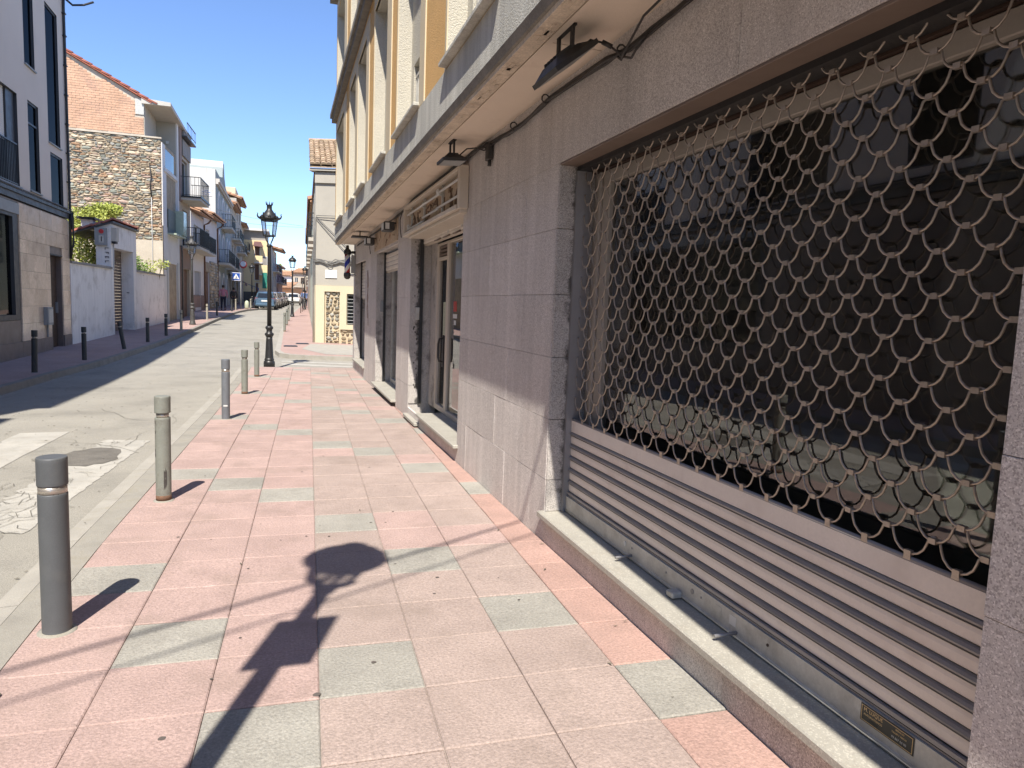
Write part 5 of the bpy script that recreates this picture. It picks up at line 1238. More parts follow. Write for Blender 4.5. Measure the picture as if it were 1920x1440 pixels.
c = MB(); c.tube([(-5.55, GY-.05, 1.5), (-5.56, GY-.06, 5.8)], .012, 5); c.obj('conduit', M['white_alu'], sg3); c = MB(); c.tube([(-5.56, GY-.06, 5.8), (-5.6, GY-.08, 6.3), (-5.55, GY-.08, 6.7), (-5.62, GY-.06, 7.2)], .025, 5); c.obj('cable', M['cableblack'], sg3)
rv = MB(); rv.prism([(-14, ztop(-9.6)-1.85), (-9.6, ztop(-9.6)+.02), (-5.5, ztop(-5.5)+.02), (-5.5, ztop(-5.5)+.08), (-9.6, ztop(-9.6)+.08), (-14, ztop(-9.6)-1.73)], GY-.05, 42.2, 'y'); rfo = rv.obj('roof', M['redtile'], sg3)
rt_ = MB(); dnv = Vector((1, 0, -.53)); roof_tiles(rt_, (-9.6, GY-.08, ztop(-9.6)+.06), (0, 1, 0), dnv, 12, 12, .2, .40); rt_.obj('roof_tile', M['redtile'], rfo, kind='stuff')
# corner terrace with its canopy
c = MB(); c.prism([(-5.9, 9.76), (-4.74, 9.76), (-4.74, 9.92), (-5.9, 9.99)], GY-.02, 40.6, 'y'); c.obj('canopy', M['concrete'], sg3)
c = MB(); c.box(-5.83, -5.80, GY+.12, 38.2, 8.2, 9.8); c.obj('wall', M['greyrend'], sg3)
c = MB(); c.box(-5.8, -4.98, 38.18, 38.5, 4.6, 9.8); c.obj('wall', M['greyrend'], sg3)
c = MB(); c.box(-5.4, -5.28, 38.10, 38.17, 8.75, 8.87); c.obj('wall_lamp', M['white_alu'], sg3)
c = MB(); F3.box(c, .75, 2.75, -.03, -.01, 7.25, 8.06); c.obj('glass_balustrade', M['railglass'], sg3)
mb = MB(); F3.wall(mb, .12, 3.9, -.2, 7.2, [(.95, 3.2, 4.6, 6.98, .12), (1.0, 3.15, -.2, 3.0, .3)], depth=.12); F3.box(mb, .12, .75, -.3, -.001, 4.6, 8.2); mb.obj('wall', M['white'], sg3)
c = MB(); F3.box(c, 3.3, 3.68, -.2, .05, 4.5, 9.8); c.obj('post', M['white'], sg3)
c = MB(); F3.box(c, .4, 3.3, -.1, .07, 7.02, 7.18); c.obj('beam', M['white'], sg3)
c = MB(); F3.box(c, .96, 3.19, -.16, -.119, 4.6, 6.97); c.obj('cladding', M['brownpanel'], sg3)
F3.win(sg3, 1.55, 2.3, 4.75, 6.6, d=-.08, muls=0)
c = MB(); F3.box(c, 1.05, 2.7, .0, .05, 4.37, 5.45); c.obj('balcony_panel', M['greygreen'], sg3)
c = MB(); F3.box(c, 2.72, 3.5, 0, .40, 4.42, 5.55); F3.box(c, 1.05, 3.5, -.05, .38, 4.30, 4.369); c.obj('balcony', M['greenpanel'], sg3)
c = MB(); F3.box(c, 1.0, 3.14, -.3, -.26, -.1, 3.0); c.obj('garage_door', M['greygreen'], sg3)
for a, b in ((.72, .99), (3.16, 3.45)): c = MB(); F3.box(c, a, b, 0, .05, -.1, 3.1); c.obj('door_surround', M['paleside'], sg3)
# ---- narrow brick house
nb = thing('brick_house', 'narrow brown brick house with balconies and slatted parapets', 'house', F3.p(5.4, -2, .4))
mb = MB(); F3.wall(mb, 3.92, 7.05, -.2, 10.0, [(4.6, 6.3, 6.5, 8.4), (4.75, 6.2, 3.95, 5.9), (4.75, 6.6, -.2, 2.9)], depth=.2, back=8); mb.obj('wall', M['beige'], nb)
for q in ((3.93, 4.55, -.01, .05, 6.2, 9.75), (3.93, 4.6, -.01, .05, -.2, 4.0), (4.62, 7.04, -.01, .03, 2.92, 3.9)): c = MB(); F3.box(c, *q); c.obj('brick_facing', M['brownpanel'], nb)
F3.win(nb, 4.62, 6.28, 6.52, 8.38, d=-.12, fm=M['white_alu'], curtain=M['curtain']); F3.win(nb, 4.77, 6.18, 3.97, 5.88, d=-.12, fm=M['white_alu'], curtain=M['curtain'])
c = MB(); F3.box(c, 4.76, 6.58, -.18, -.14, -.1, 2.88); dd = c.obj('door', M['wood'], nb)
for q in range(16): c = MB(); F3.box(c, 4.78, 5.7, -.139, -.12, .1+q*.17, .24+q*.17); c.obj('slat', M['brownslat'], dd)
for z0, z1, d in ((9.5, 10.0, .12), (8.55, 9.4, .08)):
    for q in range(4): c = MB(); F3.box(c, 4.7+q*.58, 5.22+q*.58, .04, d, z0, z1-.06); c.obj('parapet_panel', M['greypanel'], nb)
rail(F3, nb, 4.6, 7.1, .3, 9.6, 10.15, step=.4, m=M['black']); c = MB(); F3.box(c, 4.6, 7.1, .0, .32, 9.42, 9.495); c.obj('cornice', M['dark_alu'], nb)
c = MB(); F3.box(c, 4.2, 7.0, 0, .95, 6.30, 6.42); c.obj('balcony_slab', M['concrete'], nb); c = MB(); F3.box(c, 4.15, 7.03, .0, 1.0, 6.421, 6.50); c.obj('balcony_edge', M['black'], nb)
rail(F3, nb, 4.2, 7.0, .95, 6.5, 7.45, dep=.9, step=.16)
c = MB(); F3.box(c, 4.6, 7.9, 0, .85, 3.92, 4.06); c.obj('balcony_slab', M['concrete'], nb); rail(F3, nb, 4.6, 7.9, .83, 4.06, 5.0, dep=.8, step=.11)
c = MB(); c.tube([F3.p(4.1, .07, .1), F3.p(4.12, .07, 3.6), F3.p(3.95, .06, 4.0)], .05, 6); c.obj('drainpipe', M['lampgrey'], nb)
an = thing('roof_aerial', 'thin television aerial above the brick house roof', 'aerial', (-6.2, 44.5, 9.9))
c = MB(); c.tube([(-6.2, 44.5, 9.6), (-6.2, 44.5, 11.3)], .02, 4); c.obj('mast', M['lampgrey'], an); c = MB(); c.tube([(-6.5, 44.5, 11.1), (-5.8, 44.5, 11.15)], .018, 4); c.tube([(-6.0, 44.3, 11.15), (-6.0, 44.7, 11.15)], .015, 4); c.obj('antenna', M['lampgrey'], an)

# ---- low white houses with tiled eaves
F4 = Fr((-5.6, 45), (-4.95, 59), False)
def low_house(s0, s1, ze, label, wins, extra):
    t = thing('low_house', label, 'house', F4.p((s0+s1)/2, -2, .6), 'low white houses with tiled eaves')
    mb = MB(); F4.wall(mb, s0, s1, -.1, ze, wins, depth=.16, back=7); mb.obj('wall', M['white'], t)
    rf_ = MB(); P = [F4.p(s0-.02, .55, ze-.02), F4.p(s1+.02, .55, ze-.02), F4.p(s1+.02, -4, ze+1.5), F4.p(s0-.02, -4, ze+1.5)]; rf_.hexa([*P, *[(x, y, z+.07) for x, y, z in P]]); ro = rf_.obj('roof', M['terracotta'], t)
    rt_ = MB(); n = int((s1-s0)/.24); roof_tiles(rt_, F4.p(s0, -2.2, ze+.92+.06), F4.u, Vector(F4.p(0, .62, ze-.0))-Vector(F4.p(0, -2.2, ze+.93)), n, 7, .24, .42); rt_.obj('roof_tile', M['terracotta'], ro, kind='stuff')
    c = MB(); c.tube([F4.p(s1-.15, .5, ze-.03), F4.p(s1-.1, .3, ze-.25), F4.p(s1-.05, .06, ze-.35), F4.p(s1-.05, .06, .8)], .055, 6); c.obj('downpipe', M['wood'], t)
    return t
lh = low_house(2.95, 7.95, 6.75, 'nearer low white house with a black balcony and brown base', [(4.03, 5.9, 4.6, 6.05), (4.1, 6.6, .8, 3.15)], 0)
F4.win(lh, 4.03, 5.9, 4.62, 6.03, d=-.1, fm=M['white_alu'], curtain=M['curtain'])
c = MB(); F4.box(c, 4.1, 6.6, -.15, -.1, 1.6, 3.14); c.obj('door', M['curtain'], lh)
c = MB(); F4.box(c, 3.0, 4.08, -.02, .04, -.1, 1.6); F4.box(c, 6.62, 7.93, -.02, .04, -.1, 1.6); F4.box(c, 4.11, 6.59, -.14, -.02, -.1, 1.58); c.obj('plinth', M['brownpanel'], lh)
c = MB(); F4.box(c, 3.2, 8.0, 0, .8, 4.28, 4.42); c.obj('balcony_slab', M['concrete'], lh); rail(F4, lh, 3.2, 8.0, .78, 4.42, 5.45, dep=.75, step=.13)
lh = low_house(7.97, 14.5, 7.15, 'further low white house with a stone base and brown arched door', [(9.1, 10.5, 4.72, 6.25), (8.6, 10.35, .5, 3.3)], 0)
F4.win(lh, 9.1, 10.5, 4.74, 6.23, d=-.1, fm=M['white_alu'], muls=0, curtain=M['curtain'])
c = MB(); F4.box(c, 8.6, 10.35, -.15, -.1, .5, 3.25); c.obj('door', M['wood'], lh)
c = MB(); F4.box(c, 7.98, 8.58, -.02, .03, .4, 3.9); F4.box(c, 10.37, 14.48, -.02, .03, .4, 4.1); F4.box(c, 8.58, 10.37, -.02, .03, 3.3, 3.95); base_ = c.obj('stone_base', M['stonemortar'], lh)
stonework(lh, 10.4, 14.4, .7, 4.1, 0, .2, .4, .3, .6, 120, ['stone_a', 'stone_c', 'stone_b'], gap=.03, dep=.05, uvec=tuple(F4.u), org=F4.p(0, .03, 0))

# ---- blue grey house with arched windows and a gable parapet
F5 = Fr((-4.95, 59), (-4.9, 100), False)
def arch_poly(s0, s1, z0, z1, n=8):
    c, r_ = (s0+s1)/2, (s1-s0)/2; zs_ = z1-r_*1.0
    return [(s0, z0), (s1, z0), (s1, zs_)]+[(c+r_*math.cos(math.pi*k/n), zs_+r_*math.sin(math.pi*k/n)) for k in range(1, n)]+[(s0, zs_)]
def fprism(f, mb, poly, d0, d1):
    b = len(mb.v); n = len(poly); mb.v += [f.p(s_, d0, z) for s_, z in poly]+[f.p(s_, d1, z) for s_, z in poly]
    mb.f += [tuple(b+n-1-k for k in range(n)), tuple(b+n+k for k in range(n))]; mb.sm += [False]*2; mb.mi += [0]*2
    for k in range(n): j = (k+1) % n; mb.f.append((b+k, b+j, b+n+j, b+n+k)); mb.sm.append(False); mb.mi.append(0)
ah = thing('arched_house', 'blue grey house with white framed arched windows and a curved gable parapet', 'house', (-7, 66, .8))
mb = MB(); fprism(F5, mb, [(0, .2), (15.3, .2), (15.3, 10.9), (13, 10.9), (9.6, 11.2), (8.4, 11.9), (7.8, 12.9), (6.6, 12.9), (6.3, 11.6), (3.5, 11.2), (0, 11.2)], -9, 0); mb.obj('wall', M['bluegrey'], ah)
c = MB(); c.box(-14, -4.97, 58.93, 58.99, .2, 11.2); c.obj('side_wall', M['paleside'], ah)
c = MB(); F5.box(c, 6.5, 6.62, -2.5, .02, 11.7, 12.95); c.obj('parapet_side', M['white'], ah)
c = MB(); F5.box(c, -.05, 15.3, 0, .28, 10.25, 10.5); F5.box(c, -.05, 15.3, 0, .18, 10.1, 10.249); c.obj('cornice', M['concrete'], ah)
for z0, z1, nm in ((7.6, 9.9, 0), (4.4, 6.9, 0), (.75, 3.6, 1)):
    for s0, s1 in ((1.2, 3.4), (4.8, 7.8), (9.3, 11.4), (12.4, 14.4)):
        c = MB(); fprism(F5, c, arch_poly(s0, s1, z0, z1), -.02, .06); wo = c.obj('window', M['white'], ah)
        c = MB(); fprism(F5, c, arch_poly(s0+.35, s1-.35, z0, z1-.35), .0, .075); c.obj('pane', M['greypanel'] if nm else M['curtain'], wo)
for s0, s1, z in ((4.6, 9.0, 7.35), (1.2, 8.4, 4.25), (9.6, 14.4, 4.2)):
    c = MB(); F5.box(c, s0, s1, 0, .85, z-.16, z); c.obj('balcony_slab', M['concrete'], ah); rail(F5, ah, s0, s1, .83, z, z+1.05, dep=.8, step=.17, r=.012)
def txtplate(root, mk, rows):
    pass
bn = thing('banner', 'white banner with blue lines of print on the pale side wall of the arched house', 'banner', (-5.6, 58.9, 9.2))
c = MB(); c.box(-5.95, -5.22, 58.90, 58.925, 9.15, 9.62); c.obj('sheet', M['signwhite'], bn)
c = MB()
for x0, x1, z0, z1 in ((-5.75, -5.45, 9.53, 9.57), (-5.9, -5.3, 9.40, 9.45)): c.box(x0, x1, 58.893, 58.8995, z0, z1)
c.obj('print', M['bluesign'], bn)
text('lettering', 'CANYES', .15, (-5.585, 58.896, 9.26), (1, 0, 0), (0, 0, 1), M['bluesign'], bn, 1, .001)
# ---- houses further along the left side
def row_house(s0, s1, zt, wallm, label, wins, bals=(), roofd=.5, roofm='terracotta', f=F5, name='row_house', back=8, bd=.8, group='tall houses further along the left side'):
    t = thing(name, label, 'house', f.p((s0+s1)/2, -2, 1), group)
    mb = MB(); f.wall(mb, s0, s1, .1, zt, wins, depth=.2, back=back); mb.obj('wall', M[wallm], t)
    for k, (a, b, z0, z1) in enumerate(wins): f.win(t, a, b, z0, z1, d=-.1, fm=M['wood'] if k % 2 else M['white_alu'], muls=0 if z1-z0 > 2.2 else 1, bar=.09, curtain=M['signblack'])
    for a, b, z in bals:
        c = MB(); f.box(c, a, b, 0, bd, z-.15, z); c.obj('balcony_slab', M['concrete'], t); rail(f, t, a, b, bd-.02, z, z+1.0, dep=bd-.05, step=.2, r=.014)
    P = [f.p(s0-.1, roofd, zt-.05), f.p(s1+.1, roofd, zt-.05), f.p(s1+.1, -4, zt+1.4), f.p(s0-.1, -4, zt+1.4)]; c = MB(); c.hexa([*P, *[(x, y, z+.07) for x, y, z in P]]); ro = c.obj('roof', M[roofm], t)
    c = MB(); dv = Vector(f.p(0, roofd+.06, zt+.04))-Vector(f.p(0, -2.4, zt+.93)); roof_tiles(c, f.p(s0-.1, -2.4, zt+.92), f.u, dv, max(2, int((s1-s0+.2)/.4)), 5, .4, dv.length/5.1); c.obj('roof_tile', M[roofm], ro, kind='stuff')
    return t
h6 = row_house(15.4, 24, 10.6, 'greyrend', 'pale grey house with a wide tiled eave next to the arched house', [(17, 18.4, 8, 9.8), (20.5, 22, 8, 9.8), (17, 18.6, 4.6, 6.8), (20.8, 22.2, 4.6, 6.8), (17, 19, .9, 3.3), (20.5, 22.3, .9, 3.3)], [(16.6, 20, 7.4), (20.4, 23.6, 7.3)], .5)
h7 = row_house(24.1, 33, 12.3, 'greyrend', 'taller pale house with a roof box and a projecting oval shop sign', [(25.5, 26.8, 10, 11.7), (29, 30.5, 10, 11.7), (25.5, 27, 6.8, 9), (29, 30.8, 6.8, 9), (25.5, 27.2, .9, 3.5), (29.2, 31.4, .9, 3.5)], [(25, 31, 6.6)], .55)
c = MB(); F5.box(c, 26, 31, -3, -.2, 12.4, 13.7); c.obj('roof_box', M['cream'], h7)
h8 = row_house(33.1, 41, 10.4, 'beige', 'brownish house with dark balconies and shop awnings', [(34.2, 36, 7.6, 9.7), (38, 39.8, 7.6, 9.7), (34.2, 36, 4.8, 6.9), (37.4, 40.4, 4.6, 7.3), (34, 36.2, 1, 3.4), (37.6, 40, 1, 3.4)], [(34, 40.6, 7.4)], .5)
ov = thing('oval_sign', 'white and red oval shop sign sticking out over the left pavement', 'shop sign', (-3.57, 70, 4.6))
c = MB(); c.lathe([(.30, -.04), (.32, -.02), (.32, .02), (.30, .04)], (0, 0, 0), 20); c.xf(Matrix.Translation((-3.57, 70, 4.62)) @ Matrix.Rotation(rad(90), 4, 'X') @ Matrix.Diagonal((1, 1.15, 1, 1))); c.obj('rim', M['signred'], ov)
c = MB(); c.lathe([(.25, -.05), (.25, .05)], (0, 0, 0), 20); c.xf(Matrix.Translation((-3.57, 70, 4.68)) @ Matrix.Rotation(rad(90), 4, 'X')); c.obj('face', M['signwhite'], ov)
c = MB(); c.tube([(-4.9, 70, 4.7), (-3.9, 70, 4.7)], .03, 5); c.obj('arm', M['black'], ov)
for (y, m, x0, x1, z0, z1, lbl) in ((72.5, 'awnbrown', -4.9, -3.45, 3.75, 3.0, 'brown shop awning on the left side'), (77.5, 'awnblue', -4.9, -3.1, 3.5, 2.85, 'first blue shop awning on the left side'), (84, 'awnblue', -4.9, -2.7, 3.5, 2.75, 'blue shop awning nearest the yellow building')):
    t = thing('awning', lbl, 'awning', (x0, y, z0), 'shop awnings on the left side')
    c = MB(); c.hexa([(x0, y-2, z0-.03), (x1, y-2, z1-.03), (x1, y+2, z1-.03), (x0, y+2, z0-.03), (x0, y-2, z0), (x1, y-2, z1), (x1, y+2, z1), (x0, y+2, z0)]); c.obj('canvas', M[m], t)
    c = MB(); c.box(x1-.02, x1, y-2, y+2, z1-.28, z1-.031); c.obj('valance', M[m], t)
# ---- yellow apartment house whose sunny side faces the viewer
yh = thing('yellow_building', 'yellow apartment building with balconies and a green curtain on its sunny side', 'building', (-3.1, 98, 1))
c = MB(); c.box(-8, -2.0, 97, 106, .5, 9.0); c.obj('wall', M['yellow'], yh)
c = MB(); c.box(-8, -2.05, 97.3, 106, 9.001, 10.2); c.obj('attic', M['greypanel'], yh); c = MB(); c.box(-8.2, -1.8, 96.7, 106.2, 10.201, 10.45); c.obj('roof', M['white'], yh)
for x0, x1, z0, z1, m in ((-3.6, -2.9, 7.0, 8.8, 'wood'), (-3.6, -3.0, 3.9, 6.0, 'wood'), (-2.75, -2.02, 5.2, 7.0, 'greypanel'), (-3.5, -2.9, 1.6, 3.6, 'wood')):
    c = MB(); c.box(x0, x1, 96.95, 97.0, z0, z1); fr_ = c.obj('window', M['white_alu'], yh); c = MB(); c.box(x0+.06, x1-.06, 96.93, 96.949, z0+.06, z1-.06); c.obj('pane', M[m], fr_)
c = MB(); c.hexa([(-3.7, 96.0, 8.2), (-2.5, 96.0, 8.1), (-2.8, 97, 8.1), (-3.6, 97, 8.2), (-3.7, 96.0, 8.25), (-2.5, 96.0, 8.15), (-2.8, 97, 8.85), (-3.6, 97, 8.85)]); c.obj('sun_blind', M['awnbrown'], yh)
for x0, x1, z, hh in ((-3.6, -2.6, 6.2, .8), (-3.0, -2.0, 4.7, 1.15), (-3.1, -2.0, 2.6, .9)):
    c = MB(); c.box(x0, x1, 96.1, 96.949, z-.15, z); bb_ = c.obj('balcony_slab', M['white'], yh)
    c = MB(); c.box(x0, x1, 96.08, 96.12, z, z+hh); c.obj('parapet', M['yellow'], yh)
c = MB(); c.box(-2.6, -2.05, 96.02, 96.06, 2.9, 4.9); c.obj('curtain', M['greencloth'], yh)
c = MB(); c.box(-8, -2.0, 96.95, 96.999, .5, 2.4); c.obj('ground_floor', M['inside'], yh)
FY2 = Fr((-2.0, 97), (-1.3, 112), False)
mb = MB(); FY2.wall(mb, .0, 9, .5, 8.9, [(1, 3, 6.3, 8.2), (5, 7, 6.3, 8.2), (1, 3, 3.6, 5.4), (5, 7, 3.6, 5.4)], d=.004, depth=.2); mb.obj('street_wall', M['greyrend'], yh)
# ---- further rows closing the street
F6 = Fr((-1.5, 106.5), (-.2, 134), False)
row_house(0, 9, 8.6, 'paleside', 'white house with a projecting eave beyond the yellow building', [(1, 2.6, 6, 7.8), (5, 7, 6, 7.8), (1, 3, 3.4, 5), (5, 7, 3.4, 5)], [(.5, 8, 5.6)], 1.3, f=F6, group='houses closing the far end of the street')
row_house(9.1, 18, 6.6, 'pinkrend', 'dusty pink house far down the left side', [(10, 12, 4.6, 6), (14, 16.5, 4.6, 6), (10, 12, 1.6, 3.4)], [(9.6, 17, 4.2)], .6, f=F6, group='houses closing the far end of the street')
row_house(18.1, 27, 6.9, 'pinkrend', 'mauve house at the far end of the left side', [(19, 21, 4.6, 6), (23, 25.5, 4.6, 6)], [(19, 26, 4.2)], .5, f=F6, group='houses closing the far end of the street')
plant('balcony_plant', 'yellow green plant hanging from a far balcony on the left side', 'plant', (-.6, 121, 5.2), [(-.55, 121, 6.2, .35, .8, .8), (-.5, 122, 7.0, .3, .6, .5)], 260, .12, 'leaf', seed=21)
FE = Fr((-4, 168), (16, 160), False)
row_house(.5, 6.2, 6.9, 'white', 'white tiled house closing the end of the street', [(1.5, 2.6, 4.6, 6), (3.6, 4.8, 4.6, 6), (2, 3.4, 1.5, 3.5)], [], .5, f=FE, group='houses closing the far end of the street')
row_house(6.3, 9.4, 7.6, 'beige', 'beige tiled house closing the end of the street behind the white car', [(6.8, 7.6, 5.2, 6.6), (8.2, 9.0, 5.2, 6.6), (7, 8.4, 1.5, 3.6)], [(6.6, 9.2, 4.6)], .5, f=FE, group='houses closing the far end of the street')
row_house(9.5, 15, 8.2, 'brownpanel', 'brown tiled house closing the right end of the street', [(10, 11, 5.6, 7), (12, 13, 5.6, 7)], [(9.8, 14, 4.9)], .5, f=FE, group='houses closing the far end of the street')
FO = Fr((-2.4, 158), (3, 156), False)
row_house(1.6, 4.2, 4.0, 'orange', 'low orange shop with a red tiled roof at the end of the street', [(2, 2.8, 1.8, 3.2)], [], .6, f=FO, group='houses closing the far end of the street')

# =================================================================== CORNER HOUSE AND ROW BEYOND THE SIDE STREET
FC = Fr((1.05, 26.05), (6.2, 24.2), False); FS = Fr((1.05, 26.06), (2.2, 70), True)
ch_ = thing('corner_house', 'corner house with grey upper wall, cream base and exposed stone panel', 'house', (3, 29, 0))
mb = MB(); FC.wall(mb, 0, 6, 2.08, 6.12, [(3.3, 4.3, 3.2, 5)], depth=.2); FS.wall(mb, .0, 7.5, -.2, 6.1, [(1.6, 2.6, 3.9, 6.0), (4.6, 5.6, 3.9, 6.0), (1.5, 2.7, .1, 2.5), (4.6, 5.8, .1, 2.5)], depth=.2)
mb.face([(1.06, 26.06, 6.11), FC.p(6, 0, 6.11), (9, 33.5, 6.11), (1.25, 33.5, 6.11)]); mb.face([(1.25, 33.5, -.2), (9, 33.5, -.2), (9, 33.5, 6.1), (1.25, 33.5, 6.1)]); mb.obj('wall', M['greyrend'], ch_)
mb = MB(); FC.wall(mb, -.012, 6, -.35, 2.075, [(.36, .92, -.35, 1.86, .10), (.92, 4.4, -.35, .53, .10), (1.16, 2.6, .70, 1.80, .16)], d=.035, depth=.12); mb.face([FC.p(0, .035, 2.075), FC.p(6, .035, 2.075), FC.p(6, -.01, 2.075), FC.p(0, -.01, 2.075)]); mb.obj('base_wall', M['creamrend'], ch_)
c = MB(); FC.box(c, .36, .92, -.2, -.05, -.35, 1.87); FC.box(c, .921, 4.4, -.2, -.05, -.35, .54); c.obj('pointing', M['cream_mortar'], ch_)
sk_ = lambda x, z: (x > .92-.06 and z > .46) 
stonework(ch_, .38, .90, .0, 1.85, 0, .08, .16, .11, .26, 70, ['rubble_dark', 'rubble_brown', 'stone_b'], gap=.035, dep=.05, uvec=tuple(FC.u), org=FC.p(0, -.05, 0))
stonework(ch_, .93, 4.3, -.10, .52, 0, .10, .18, .12, .30, 50, ['rubble_brown', 'rubble_dark', 'stone_c'], gap=.05, dep=.05, uvec=tuple(FC.u), org=FC.p(0, -.05, 0))
c = MB(); FC.box(c, 1.16, 2.6, -.135, -.12, .70, 1.80); wo = c.obj('window', M['carglass'], ch_)
for k in range(9): c = MB(); FC.box(c, 1.17, 2.59, -.06, -.035, .735+k*.125, .747+k*.125); c.obj('window_bar', M['white_alu'], wo)
# eave and tiled roof
c = MB(); FC.box(c, -.18, 6.1, -.2, .16, 6.02, 6.10); FC.box(c, -.08, 6.1, -.2, .24, 5.80, 5.86) if False else None; c.obj('eave', M['greyrend'], ch_)
BKV = Vector((.026*4.4, 4.4, 1.75))
def rp_(s_, d_, t, z=6.11): v = Vector(FC.p(s_, d_, z))+BKV*t; return (v.x, v.y, v.z)
c = MB(); P = [rp_(-.14, .2, 0), rp_(6.2, .2, 0), rp_(6.2, .2, 1), rp_(-.14, .2, 1)]; c.hexa([*P, *[(x, y, z+.05) for x, y, z in P]]); ro = c.obj('roof', M['terracotta_old'], ch_)
dn = -BKV; vm = MB(); roof_tiles(vm, (0, 0, 0), FC.u, dn, 1, 1, .20, .36); tm = vm.mesh('roof_tile', M['terracotta_old']); dnn = dn.normalized()
for i in range(5):
    for j in range(13):
        P = Vector(rp_(-.14+.2*i, .24, 1, 6.17))+dnn*(.36*j)
        inst('roof_tile', tm, P+Vector((R.uniform(-.008, .008), 0, R.uniform(0, .012))), ro)
c = MB(); roof_tiles(c, rp_(.86, .24, 1, 6.17), FC.u, dn, 26, 13, .2, .36); c.obj('roof_tile', M['terracotta_old'], ro, kind='stuff')
c = MB(); c.tube([rp_(-.14, .2, 1.0, 6.2), rp_(6.1, .2, 1.0, 6.2)], .09, 6); c.obj('ridge_tile', M['terracotta_old'], ro)
c = MB(); FS.box(c, .1, 7.5, .0, .06, 5.95, 6.05); c.obj('eave', M['wood'], ch_)
c = MB(); FC.box(c, .05, 1.0, .0, .035, 5.42, 5.50) if False else FC.box(c, .0, 6, .0, .07, 5.62, 5.98); c.obj('eave_band', M['greyrend'], ch_)
for a, b, z0, z1 in ((1.6, 2.6, 3.9, 6.0), (4.6, 5.6, 3.9, 6.0), (1.5, 2.7, .1, 2.5), (4.6, 5.8, .1, 2.5)): FS.win(ch_, a, b, z0, min(z1, 5.9), d=-.1, fm=M['wood'])
for a, b in ((1.3, 2.9), (4.3, 5.9)): c = MB(); FS.box(c, a, b, 0, .22, 3.72, 3.85); c.obj('balcony_slab', M['concrete'], ch_); rail(FS, ch_, a, b, .20, 3.85, 4.75, dep=.18, step=.16)
# marble street name plate with faint grey print
t = thing('street_plate', 'white marble street plate on the grey wall of the corner house', 'street plate', FC.p(.58, .03, 2.48))
c = MB(); FC.box(c, .38, .80, .002, .03, 2.34, 2.62); c.obj('slab', M['signwhite'], t)
c = MB()
for a, b, z in ((.50, .74, 2.55), (.55, .70, 2.50)): FC.box(c, a, b, .0301, .0315, z, z+.018)
c.obj('print', M['galv'], t)
text('lettering', 'PLAÇA', .06, FC.p(.59, .0312, 2.43), tuple(FC.u), (0, 0, 1), M['galv'], t, 1, .0008)
# bundle of cables and struts on the corner house
t = thing('cable_bundle', 'grey cables looped across the wall of the corner house', 'cables', FC.p(.6, .05, 2.9))
for k in range(5):
    pts = [FC.p(s_, .05+.02*R.random(), 2.93+.05*math.sin(s_*5+k)+R.uniform(-.04, .04)-(.06 if .4 < s_ < .7 else 0)) for s_ in [q*.16-.05 for q in range(14)]]
    c = MB(); c.tube(pts, R.choice([.013, .02, .017]), 5); c.obj('cable', M['cable'], t)
c = MB(); c.tube([FC.p(.56+.09*math.cos(a), .07, 2.83+.10*math.sin(a)) for a in [q*.45 for q in range(15)]], .014, 5); c.obj('cable_loop', M['cable'], t)
for off, r_ in ((-.03, .022), (.02, .016)): c = MB(); c.tube([FC.p(off, .03, -.1), FC.p(off, .03, 1.6), FC.p(off-.01, .04, 2.7), FC.p(off, .04, 3.5), FC.p(off+.02, .03, 4.45)], r_, 5); c.obj('cable', M['cable'], t)
for za, zb in ((4.5, 4.5), (4.44, 4.36), (4.48, 3.25), (4.40, 3.0)): c = MB(); c.tube([FC.p(.05, .05, za), FC.p(1.35, .06, zb)], .012, 5); c.obj('stay_cable', M['cable'], t)
# row of houses on the right, seen edge on
RG = 'houses along the right side beyond the corner'
row_house(7.6, 18, 6.0, 'palegreen', 'pale green house next after the corner house', [(9, 10, 4.0, 5.6), (13, 14.2, 4.0, 5.6), (9, 10.2, .5, 2.9), (13, 14.4, .5, 2.9)], [(8.6, 11, 4.0), (12.4, 15, 4.0)], .12, f=FS, bd=.22, group=RG)
row_house(18.1, 30, 6.3, 'beige', 'beige house with small balconies on the right side', [(20, 21, 4.2, 5.9), (25, 26.2, 4.2, 5.9), (20, 21.2, .6, 3)], [(19.5, 22, 4.2), (24.4, 27, 4.2)], .12, f=FS, bd=.22, group=RG)
row_house(30.1, 45, 6.8, 'greyrend', 'grey house halfway down the right side', [(32, 33.4, 4.4, 6.3), (38, 39.4, 4.4, 6.3)], [(31.5, 34, 4.4), (37.4, 40, 4.4)], .15, f=FS, bd=.22, group=RG)
FT = Fr((2.35, 71.2), (5.2, 152), True)
row_house(0, 22, 6.6, 'greypanel', 'dark house far down the right side', [(4, 6, 4.2, 6), (12, 14, 4.2, 6)], [(3, 7, 4), (11, 15, 4)], .12, f=FT, bd=.3, group=RG)
row_house(22.1, 50, 6.3, 'brownpanel', 'brown house near the far end of the right side', [(26, 28, 4.2, 5.8), (36, 38, 4.2, 5.8)], [(25, 29, 4), (35, 39, 4)], .12, f=FT, bd=.3, group=RG)
row_house(50.1, 82, 6.2, 'beige', 'last beige house on the right side', [(54, 56, 4.2, 5.8)], [(53, 57, 4)], .12, f=FT, bd=.3, group=RG)
lamp(1.72, 63, 'street lamp standing close to the red and white sign on the right side', 2.75, dome=True)

